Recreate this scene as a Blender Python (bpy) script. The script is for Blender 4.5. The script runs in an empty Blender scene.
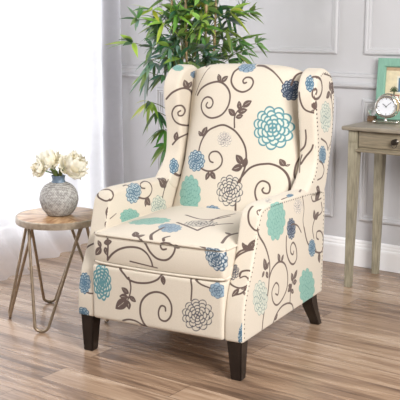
import bpy, bmesh, math, random
import numpy as np
from mathutils import Vector, Matrix
PI=math.pi
random.seed(7); np.random.seed(7)
SC=bpy.context.scene; COL=SC.collection
def lin(c):
    c=np.array(c,float)/255.0
    return tuple(np.where(c<=.04045,c/12.92,((c+.055)/1.055)**2.4))
def L4(c): return (*lin(c),1.0)
# ------------------------------------------------------------ scene frames
WTH=.627                      # the room is turned this much against the camera
P0=Vector((0,5.262,0))        # a point at the foot of the back wall
CTH=.5044                     # the armchair's turn
CT_=Vector((-.1563,3.2684,0)) # middle of the armchair's front edge on the floor
def room_pt(s,y,z=0): return P0+Vector((math.cos(WTH)*s+math.sin(WTH)*y,-math.sin(WTH)*s+math.cos(WTH)*y,z))
# ------------------------------------------------------------ object helpers
def new_obj(name,me,mat=None,parent=None):
    o=bpy.data.objects.new(name,me); COL.objects.link(o)
    if mat is not None: me.materials.append(mat)
    if parent is not None: o.parent=parent
    return o
def obj(name,bm,mat=None,parent=None,smooth=True):
    me=bpy.data.meshes.new(name); bmesh.ops.recalc_face_normals(bm,faces=bm.faces[:]); bm.to_mesh(me); bm.free()
    if smooth:
        for p in me.polygons: p.use_smooth=True
        try: me.set_sharp_from_angle(angle=math.radians(38))
        except Exception: pass
    return new_obj(name,me,mat,parent)
def empty(name,loc,rz,label,cat,group=None):
    o=bpy.data.objects.new(name,None); COL.objects.link(o); o.location=loc; o.rotation_euler=(0,0,rz)
    o.empty_display_size=.05; tag(o,label,cat,group); return o
def tag(o,label,cat,group=None):
    o['label']=label; o['category']=cat
    if group: o['group']=group
    return o
def struct(o): o['kind']='structure'; o.location=P0; o.rotation_euler=(0,0,-WTH); return o
def box(bm,x0,x1,y0,y1,z0,z1,bev=0,seg=2):
    b=bmesh.new()
    vs=[b.verts.new(p) for p in [(x0,y0,z0),(x1,y0,z0),(x1,y1,z0),(x0,y1,z0),(x0,y0,z1),(x1,y0,z1),(x1,y1,z1),(x0,y1,z1)]]
    for f in [(0,3,2,1),(4,5,6,7),(0,1,5,4),(1,2,6,5),(2,3,7,6),(3,0,4,7)]: b.faces.new([vs[i] for i in f])
    if bev: bmesh.ops.bevel(b,geom=b.edges[:],offset=bev,segments=seg,profile=.6,affect='EDGES')
    merge(bm,b)
def merge(bm,b):
    me=bpy.data.meshes.new('t'); b.to_mesh(me); b.free(); bm.from_mesh(me); bpy.data.meshes.remove(me)
def frustum(bm,r0,r1,z0,z1,bev=.003):
    """r = (x0,x1,y0,y1) rectangles at z0 and z1"""
    b=bmesh.new()
    vs=[b.verts.new((x,y,z)) for r,z in ((r0,z0),(r1,z1)) for x,y in ((r[0],r[2]),(r[1],r[2]),(r[1],r[3]),(r[0],r[3]))]
    for f in [(0,3,2,1),(4,5,6,7),(0,1,5,4),(1,2,6,5),(2,3,7,6),(3,0,4,7)]: b.faces.new([vs[i] for i in f])
    if bev: bmesh.ops.bevel(b,geom=b.edges[:],offset=bev,segments=2,affect='EDGES')
    merge(bm,b)
def lathe(bm,prof,n=48,center=(0,0,0),mat=None):
    cx,cy,cz=center; rings=[]
    for r,z in prof:
        if r<1e-5: rings.append([bm.verts.new((cx,cy,cz+z))])
        else: rings.append([bm.verts.new((cx+r*math.cos(2*PI*i/n),cy+r*math.sin(2*PI*i/n),cz+z)) for i in range(n)])
    for a,b in zip(rings,rings[1:]):
        for i in range(n):
            j=(i+1)%n
            if len(a)==1 and len(b)==1: continue
            if len(a)==1: bm.faces.new((a[0],b[i],b[j]))
            elif len(b)==1: bm.faces.new((a[i],a[j],b[0]))
            else: bm.faces.new((a[i],a[j],b[j],b[i]))
def tube(bm,pts,r,n=10,closed=False):
    pts=[Vector(p) for p in pts]; N=len(pts); rad=r if isinstance(r,(list,tuple)) else [r]*N
    rings=[]; prev=None
    for i,p in enumerate(pts):
        a=pts[i-1] if (i>0 or closed) else p; b=pts[(i+1)%N] if (i<N-1 or closed) else p
        t=(b-a).normalized()
        if prev is None:
            up=Vector((0,0,1)) if abs(t.z)<.9 else Vector((1,0,0)); u=t.cross(up).normalized()
        else: u=(prev-t*prev.dot(t)).normalized()
        prev=u; v=t.cross(u)
        rings.append([bm.verts.new(p+(u*math.cos(2*PI*k/n)+v*math.sin(2*PI*k/n))*rad[i]) for k in range(n)])
    M=N if closed else N-1
    for i in range(M):
        A=rings[i]; B=rings[(i+1)%N]
        for k in range(n): bm.faces.new((A[k],A[(k+1)%n],B[(k+1)%n],B[k]))
    if not closed: bm.faces.new(rings[0][::-1]); bm.faces.new(rings[-1])
def catmull(P,step=.004,closed=False):
    P=[np.array(p,float) for p in P]; n=len(P); out=[]
    rng=range(n) if closed else range(n-1)
    for i in rng:
        if closed: p0,p1,p2,p3=P[i-1],P[i],P[(i+1)%n],P[(i+2)%n]
        else: p0=P[max(i-1,0)];p1=P[i];p2=P[i+1];p3=P[min(i+2,n-1)]
        k=max(2,int(np.linalg.norm(p2-p1)/step))
        for j in range(k):
            t=j/k; out.append(.5*((2*p1)+(-p0+p2)*t+(2*p0-5*p1+4*p2-p3)*t*t+(-p0+3*p1-3*p2+p3)*t**3))
    if not closed: out.append(P[-1])
    return np.array(out)
def extrude_poly(bm,pts,axis,a0,a1,bev=0,seg=3):
    """pts 2-D outline; axis 0: outline is (y,z), extruded in x ; axis 1: (x,z) ; axis 2: (x,y)"""
    def mk(p,a): return {0:(a,p[0],p[1]),1:(p[0],a,p[1]),2:(p[0],p[1],a)}[axis]
    b=bmesh.new()
    A=[b.verts.new(mk(p,a0)) for p in pts]; B=[b.verts.new(mk(p,a1)) for p in pts]
    fa=b.faces.new(A); fb=b.faces.new(B[::-1]); n=len(pts)
    for i in range(n): b.faces.new((A[i],B[i],B[(i+1)%n],A[(i+1)%n]))
    bmesh.ops.recalc_face_normals(b,faces=b.faces[:])
    if bev:
        ed=set(fa.edges)|set(fb.edges)
        bmesh.ops.bevel(b,geom=list(ed),offset=bev,segments=seg,profile=.5,affect='EDGES',clamp_overlap=True)
    merge(bm,b)
# ------------------------------------------------------------ materials
def nodes(name):
    m=bpy.data.materials.new(name); m.use_nodes=True; nt=m.node_tree
    return m,nt,nt.nodes['Principled BSDF']
def N(nt,t,**k):
    n=nt.nodes.new(t)
    for a,b in k.items(): setattr(n,a,b)
    return n
def simple(name,col,rough=.5,metal=0,noise=0,scale=20,bump=0,stretch=(1,1,1),col2=None,spec=.5,sheen=0):
    m,nt,b=nodes(name); lk=nt.links.new
    b.inputs['Roughness'].default_value=rough; b.inputs['Metallic'].default_value=metal; b.inputs['Specular IOR Level'].default_value=spec
    b.inputs['Sheen Weight'].default_value=sheen
    tc=N(nt,'ShaderNodeTexCoord'); mp=N(nt,'ShaderNodeMapping'); mp.inputs['Scale'].default_value=stretch
    lk(tc.outputs['Object'],mp.inputs['Vector'])
    nz=N(nt,'ShaderNodeTexNoise'); nz.inputs['Scale'].default_value=scale; nz.inputs['Detail'].default_value=5
    lk(mp.outputs[0],nz.inputs['Vector'])
    c2=col2 or tuple(int(c*(1-noise)) for c in col)
    mx=N(nt,'ShaderNodeMix',data_type='RGBA'); mx.inputs[6].default_value=L4(c2); mx.inputs[7].default_value=L4(col)
    cr=N(nt,'ShaderNodeMapRange'); cr.inputs[1].default_value=.35; cr.inputs[2].default_value=.65
    lk(nz.outputs['Fac'],cr.inputs[0]); lk(cr.outputs[0],mx.inputs[0]); lk(mx.outputs[2],b.inputs['Base Color'])
    if bump:
        bp=N(nt,'ShaderNodeBump'); bp.inputs['Strength'].default_value=bump; bp.inputs['Distance'].default_value=.002
        lk(nz.outputs['Fac'],bp.inputs['Height']); lk(bp.outputs[0],b.inputs['Normal'])
    return m
M_wall=simple('wall_paint',(199,198,201),.62,noise=.02,scale=3)
M_trim=simple('trim_paint',(200,199,202),.4,noise=.01,scale=3)
M_base=simple('baseboard_paint',(242,241,242),.35,noise=.01,scale=3)
M_winframe=simple('window_frame_paint',(238,238,240),.4,noise=.01)
M_leg=simple('espresso_stained_wood',(36,27,23),.3,noise=.35,scale=12,stretch=(6,6,1))
M_nail=simple('aged_nailhead',(58,48,42),.45,metal=.5,noise=.3,scale=300)
M_metal=simple('champagne_metal',(170,152,130),.36,metal=.75,noise=.12,scale=60)
M_rim=simple('rim_metal',(186,172,154),.4,metal=.45,noise=.15,scale=50)
M_console=simple('weathered_grey_oak',(148,136,114),.5,noise=.18,scale=9,stretch=(1.5,14,14),bump=.25)
M_cleg=simple('weathered_leg_oak',(168,160,138),.5,noise=.2,scale=9,stretch=(14,14,1.5),bump=.25)
M_ctop=simple('weathered_top_oak',(154,144,128),.38,noise=.16,scale=9,stretch=(1.5,14,14),bump=.2)
M_knob=simple('pewter_knob',(92,86,80),.3,metal=.85,noise=.2)
M_silver=simple('polished_silver',(222,218,212),.14,metal=1,noise=.04)
M_dial=simple('clock_dial',(226,228,234),.35,noise=.03)
M_ink=simple('black_ink',(40,40,44),.5)
M_teal=simple('aqua_painted_wood',(132,178,158),.45,noise=.07,scale=25,stretch=(8,8,1))
M_stem=simple('flower_stem_green',(96,128,62),.5,noise=.25)
M_cane=simple('bamboo_cane',(186,158,112),.45,noise=.22,scale=14,stretch=(1,1,3))
M_pot=simple('charcoal_planter',(84,80,76),.6,noise=.15)
M_soil=simple('dark_soil',(58,44,34),.95,noise=.5,scale=60,bump=.8)
M_block=simple('small_walnut_block',(120,92,66),.5,noise=.3)
M_tag=simple('brass_hinge',(150,146,150),.35,metal=.6)
def leaf_mat(name):
    m,nt,b=nodes(name); lk=nt.links.new
    at=N(nt,'ShaderNodeAttribute',attribute_name='tint'); lk(at.outputs['Color'],b.inputs['Base Color'])
    b.inputs['Roughness'].default_value=.36; b.inputs['Subsurface Weight'].default_value=0
    tr=N(nt,'ShaderNodeBsdfTranslucent'); lk(at.outputs['Color'],tr.inputs['Color'])
    mx=N(nt,'ShaderNodeMixShader'); mx.inputs[0].default_value=.3
    out=nt.nodes['Material Output']; lk(b.outputs[0],mx.inputs[1]); lk(tr.outputs[0],mx.inputs[2]); lk(mx.outputs[0],out.inputs['Surface'])
    return m
M_leaf=leaf_mat('bamboo_leaf'); 
def petal_mat():
    m,nt,b=nodes('cream_petal'); lk=nt.links.new
    at=N(nt,'ShaderNodeAttribute',attribute_name='tint'); lk(at.outputs['Color'],b.inputs['Base Color'])
    b.inputs['Roughness'].default_value=.6
    tr=N(nt,'ShaderNodeBsdfTranslucent'); lk(at.outputs['Color'],tr.inputs['Color'])
    mx=N(nt,'ShaderNodeMixShader'); mx.inputs[0].default_value=.35
    out=nt.nodes['Material Output']; lk(b.outputs[0],mx.inputs[1]); lk(tr.outputs[0],mx.inputs[2]); lk(mx.outputs[0],out.inputs['Surface'])
    return m
M_petal=petal_mat()
def floor_mat():
    m,nt,b=nodes('wood_plank_floor'); lk=nt.links.new
    tc=N(nt,'ShaderNodeTexCoord')
    br=N(nt,'ShaderNodeTexBrick',offset=.37,offset_frequency=2); lk(tc.outputs['Object'],br.inputs['Vector'])
    br.inputs['Scale'].default_value=1; br.inputs['Brick Width'].default_value=1.25; br.inputs['Row Height'].default_value=.127
    br.inputs['Mortar Size'].default_value=.0012; br.inputs['Mortar Smooth'].default_value=.3; br.inputs['Bias'].default_value=0
    br.inputs['Color1'].default_value=(0,0,0,1); br.inputs['Color2'].default_value=(1,1,1,1); br.inputs['Mortar'].default_value=(.5,.5,.5,1)
    sep=N(nt,'ShaderNodeSeparateColor'); lk(br.outputs['Color'],sep.inputs[0])
    # grain: offset per plank
    cmb=N(nt,'ShaderNodeCombineXYZ'); ml=N(nt,'ShaderNodeMath',operation='MULTIPLY'); ml.inputs[1].default_value=37; lk(sep.outputs[0],ml.inputs[0])
    lk(ml.outputs[0],cmb.inputs[0]); lk(ml.outputs[0],cmb.inputs[2])
    ad=N(nt,'ShaderNodeVectorMath',operation='ADD'); lk(tc.outputs['Object'],ad.inputs[0]); lk(cmb.outputs[0],ad.inputs[1])
    mp=N(nt,'ShaderNodeMapping'); mp.inputs['Scale'].default_value=(1.1,17,1); lk(ad.outputs[0],mp.inputs[0])
    n1=N(nt,'ShaderNodeTexNoise'); n1.inputs['Scale'].default_value=1.6; n1.inputs['Detail'].default_value=6; n1.inputs['Roughness'].default_value=.62; n1.inputs['Distortion'].default_value=.6
    lk(mp.outputs[0],n1.inputs['Vector'])
    mp2=N(nt,'ShaderNodeMapping'); mp2.inputs['Scale'].default_value=(3,90,1); lk(ad.outputs[0],mp2.inputs[0])
    n2=N(nt,'ShaderNodeTexNoise'); n2.inputs['Scale'].default_value=2; n2.inputs['Detail'].default_value=4; lk(mp2.outputs[0],n2.inputs['Vector'])
    s1=N(nt,'ShaderNodeMath',operation='MULTIPLY_ADD'); lk(sep.outputs[0],s1.inputs[0]); s1.inputs[1].default_value=.20; lk(n1.outputs['Fac'],s1.inputs[2])
    s2=N(nt,'ShaderNodeMath',operation='MULTIPLY_ADD'); lk(n2.outputs['Fac'],s2.inputs[0]); s2.inputs[1].default_value=.22; lk(s1.outputs[0],s2.inputs[2])
    cr=N(nt,'ShaderNodeValToRGB'); e=cr.color_ramp.elements
    e[0].position=.50; e[0].color=L4((98,78,63)); e[1].position=.92; e[1].color=L4((196,172,150))
    k=e.new(.62); k.color=L4((134,108,88)); k=e.new(.74); k.color=L4((166,138,114))
    lk(s2.outputs[0],cr.inputs[0])
    mx=N(nt,'ShaderNodeMix',data_type='RGBA'); lk(br.outputs['Fac'],mx.inputs[0]); lk(cr.outputs[0],mx.inputs[6]); mx.inputs[7].default_value=L4((74,54,42))
    lk(mx.outputs[2],b.inputs['Base Color'])
    b.inputs['Roughness'].default_value=.27; b.inputs['Specular IOR Level'].default_value=.5
    rr=N(nt,'ShaderNodeMapRange'); lk(n1.outputs['Fac'],rr.inputs[0]); rr.inputs[3].default_value=.33; rr.inputs[4].default_value=.23; lk(rr.outputs[0],b.inputs['Roughness'])
    bp=N(nt,'ShaderNodeBump'); bp.inputs['Strength'].default_value=.18; bp.inputs['Distance'].default_value=.002
    sb=N(nt,'ShaderNodeMath',operation='SUBTRACT'); lk(n2.outputs['Fac'],sb.inputs[0]); lk(br.outputs['Fac'],sb.inputs[1]); lk(sb.outputs[0],bp.inputs['Height'])
    lk(bp.outputs[0],b.inputs['Normal'])
    return m
M_floor=floor_mat()
def tabletop_mat():
    m,nt,b=nodes('acacia_top'); lk=nt.links.new
    tc=N(nt,'ShaderNodeTexCoord'); sp=N(nt,'ShaderNodeSeparateXYZ'); lk(tc.outputs['Object'],sp.inputs[0])
    at=N(nt,'ShaderNodeMath',operation='ARCTAN2'); lk(sp.outputs[1],at.inputs[0]); lk(sp.outputs[0],at.inputs[1])
    k=N(nt,'ShaderNodeMath',operation='MULTIPLY_ADD'); lk(at.outputs[0],k.inputs[0]); k.inputs[1].default_value=8/(2*PI); k.inputs[2].default_value=.3
    fl=N(nt,'ShaderNodeMath',operation='FLOOR'); lk(k.outputs[0],fl.inputs[0])
    wn=N(nt,'ShaderNodeTexWhiteNoise',noise_dimensions='1D'); lk(fl.outputs[0],wn.inputs['W'])
    mp=N(nt,'ShaderNodeMapping'); mp.inputs['Scale'].default_value=(5,40,1); lk(tc.outputs['Object'],mp.inputs[0])
    ro=N(nt,'ShaderNodeVectorRotate',rotation_type='Z_AXIS'); lk(tc.outputs['Object'],ro.inputs['Vector'])
    an=N(nt,'ShaderNodeMath',operation='MULTIPLY_ADD'); lk(fl.outputs[0],an.inputs[0]); an.inputs[1].default_value=-2*PI/8; an.inputs[2].default_value=.2; lk(an.outputs[0],ro.inputs['Angle'])
    lk(ro.outputs[0],mp.inputs[0])
    n=N(nt,'ShaderNodeTexNoise'); n.inputs['Scale'].default_value=2; n.inputs['Detail'].default_value=5; lk(mp.outputs[0],n.inputs['Vector'])
    s=N(nt,'ShaderNodeMath',operation='MULTIPLY_ADD'); lk(wn.outputs['Value'],s.inputs[0]); s.inputs[1].default_value=.35; lk(n.outputs['Fac'],s.inputs[2])
    cr=N(nt,'ShaderNodeValToRGB'); e=cr.color_ramp.elements; e[0].position=.4; e[0].color=L4((150,108,70)); e[1].position=.85; e[1].color=L4((224,192,152)); lk(s.outputs[0],cr.inputs[0])
    lk(cr.outputs[0],b.inputs['Base Color']); b.inputs['Roughness'].default_value=.33
    return m
M_ttop=tabletop_mat()
def vase_mat():
    m,nt,b=nodes('carved_ceramic'); lk=nt.links.new
    tc=N(nt,'ShaderNodeTexCoord'); sp=N(nt,'ShaderNodeSeparateXYZ'); lk(tc.outputs['Object'],sp.inputs[0])
    at=N(nt,'ShaderNodeMath',operation='ARCTAN2'); lk(sp.outputs[1],at.inputs[0]); lk(sp.outputs[0],at.inputs[1])
    k=N(nt,'ShaderNodeMath',operation='MULTIPLY'); lk(at.outputs[0],k.inputs[0]); k.inputs[1].default_value=.0785
    cb=N(nt,'ShaderNodeCombineXYZ'); lk(k.outputs[0],cb.inputs[0]); lk(sp.outputs[2],cb.inputs[1])
    nz=N(nt,'ShaderNodeTexNoise'); nz.inputs['Scale'].default_value=90; lk(tc.outputs['Object'],nz.inputs['Vector'])
    br=N(nt,'ShaderNodeTexBrick',offset=.5); lk(cb.outputs[0],br.inputs['Vector'])
    br.inputs['Scale'].default_value=1; br.inputs['Brick Width'].default_value=.0105; br.inputs['Row Height'].default_value=.0058; br.inputs['Mortar Size'].default_value=.0012; br.inputs['Mortar Smooth'].default_value=.4
    br.inputs['Color1'].default_value=L4((204,202,200)); br.inputs['Color2'].default_value=L4((180,178,176)); br.inputs['Mortar'].default_value=L4((120,114,110))
    mx=N(nt,'ShaderNodeMix',data_type='RGBA'); mx.inputs[0].default_value=.35; lk(br.outputs['Color'],mx.inputs[6])
    cr=N(nt,'ShaderNodeValToRGB'); e=cr.color_ramp.elements; e[0].position=.42;e[0].color=L4((134,128,122)); e[1].position=.6;e[1].color=L4((222,220,214)); lk(nz.outputs['Fac'],cr.inputs[0]); lk(cr.outputs[0],mx.inputs[7])
    lk(mx.outputs[2],b.inputs['Base Color']); b.inputs['Roughness'].default_value=.75
    bp=N(nt,'ShaderNodeBump',invert=True); bp.inputs['Strength'].default_value=.8; bp.inputs['Distance'].default_value=.002; lk(br.outputs['Fac'],bp.inputs['Height']); lk(bp.outputs[0],b.inputs['Normal'])
    return m
M_vase=vase_mat(); M_neck=simple('blue_glaze',(112,132,152),.4,noise=.15,scale=40)
def fabric_mat():
    m,nt,b=nodes('printed_linen'); lk=nt.links.new
    tc=N(nt,'ShaderNodeTexCoord')
    def attr(nm): return N(nt,'ShaderNodeAttribute',attribute_name=nm)
    nz=N(nt,'ShaderNodeTexNoise'); nz.inputs['Scale'].default_value=420; nz.inputs['Detail'].default_value=2; lk(tc.outputs['Object'],nz.inputs['Vector'])
    base=N(nt,'ShaderNodeMix',data_type='RGBA'); base.inputs[6].default_value=L4((203,192,175)); base.inputs[7].default_value=L4((219,209,194)); lk(nz.outputs['Fac'],base.inputs[0])
    def mask(nm,off=0,soft=.0009):
        a=attr(nm); r=N(nt,'ShaderNodeMapRange'); r.inputs[1].default_value=off+soft; r.inputs[2].default_value=off-soft; lk(a.outputs['Fac'],r.inputs[0]); return r
    fill=attr('fill_col'); line=attr('line_col')
    m1=N(nt,'ShaderNodeMix',data_type='RGBA'); lk(mask('d_fill').outputs[0],m1.inputs[0]); lk(base.outputs[2],m1.inputs[6]); lk(fill.outputs['Color'],m1.inputs[7])
    m2=N(nt,'ShaderNodeMix',data_type='RGBA'); lk(mask('d_line').outputs[0],m2.inputs[0]); lk(m1.outputs[2],m2.inputs[6]); lk(line.outputs['Color'],m2.inputs[7])
    m3=N(nt,'ShaderNodeMix',data_type='RGBA'); lk(mask('d_stem').outputs[0],m3.inputs[0]); lk(m2.outputs[2],m3.inputs[6])
    br=N(nt,'ShaderNodeMix',data_type='RGBA'); br.inputs[6].default_value=L4((78,62,57)); br.inputs[7].default_value=L4((112,95,88)); lk(nz.outputs['Fac'],br.inputs[0]); lk(br.outputs[2],m3.inputs[7])
    lk(m3.outputs[2],b.inputs['Base Color']); b.inputs['Roughness'].default_value=.85; b.inputs['Specular IOR Level'].default_value=.25
    b.inputs['Sheen Weight'].default_value=.15
    bp=N(nt,'ShaderNodeBump'); bp.inputs['Strength'].default_value=.25; bp.inputs['Distance'].default_value=.0012; lk(nz.outputs['Fac'],bp.inputs['Height']); lk(bp.outputs[0],b.inputs['Normal'])
    return m
M_fab=fabric_mat()
def sheer_mat():
    m,nt,b=nodes('sheer_voile'); lk=nt.links.new
    b.inputs['Base Color'].default_value=L4((246,246,250)); b.inputs['Roughness'].default_value=.8
    tr=N(nt,'ShaderNodeBsdfTranslucent'); tr.inputs['Color'].default_value=L4((248,248,252))
    tp=N(nt,'ShaderNodeBsdfTransparent')
    nz=N(nt,'ShaderNodeTexNoise'); nz.inputs['Scale'].default_value=30; tc=N(nt,'ShaderNodeTexCoord'); lk(tc.outputs['Object'],nz.inputs['Vector'])
    mr=N(nt,'ShaderNodeMapRange'); lk(nz.outputs['Fac'],mr.inputs[0]); mr.inputs[3].default_value=.13; mr.inputs[4].default_value=.21
    a=N(nt,'ShaderNodeMixShader'); a.inputs[0].default_value=.82; lk(b.outputs[0],a.inputs[1]); lk(tr.outputs[0],a.inputs[2])
    c=N(nt,'ShaderNodeMixShader'); lk(mr.outputs[0],c.inputs[0]); lk(a.outputs[0],c.inputs[1]); lk(tp.outputs[0],c.inputs[2])
    lk(c.outputs[0],nt.nodes['Material Output'].inputs['Surface']); return m
M_sheer=sheer_mat()
def glass_mat():
    m,nt,b=nodes('window_glass'); b.inputs['Base Color'].default_value=(1,1,1,1); b.inputs['Roughness'].default_value=0; b.inputs['Alpha'].default_value=.12; b.inputs['Specular IOR Level'].default_value=.5; return m
M_glass=glass_mat()
def crystal_mat():
    m,nt,b=nodes('clear_crystal'); b.inputs['Base Color'].default_value=(1,1,1,1); b.inputs['Roughness'].default_value=.03; b.inputs['Transmission Weight'].default_value=.85; b.inputs['IOR'].default_value=1.45; return m
M_crystal=crystal_mat()
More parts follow.
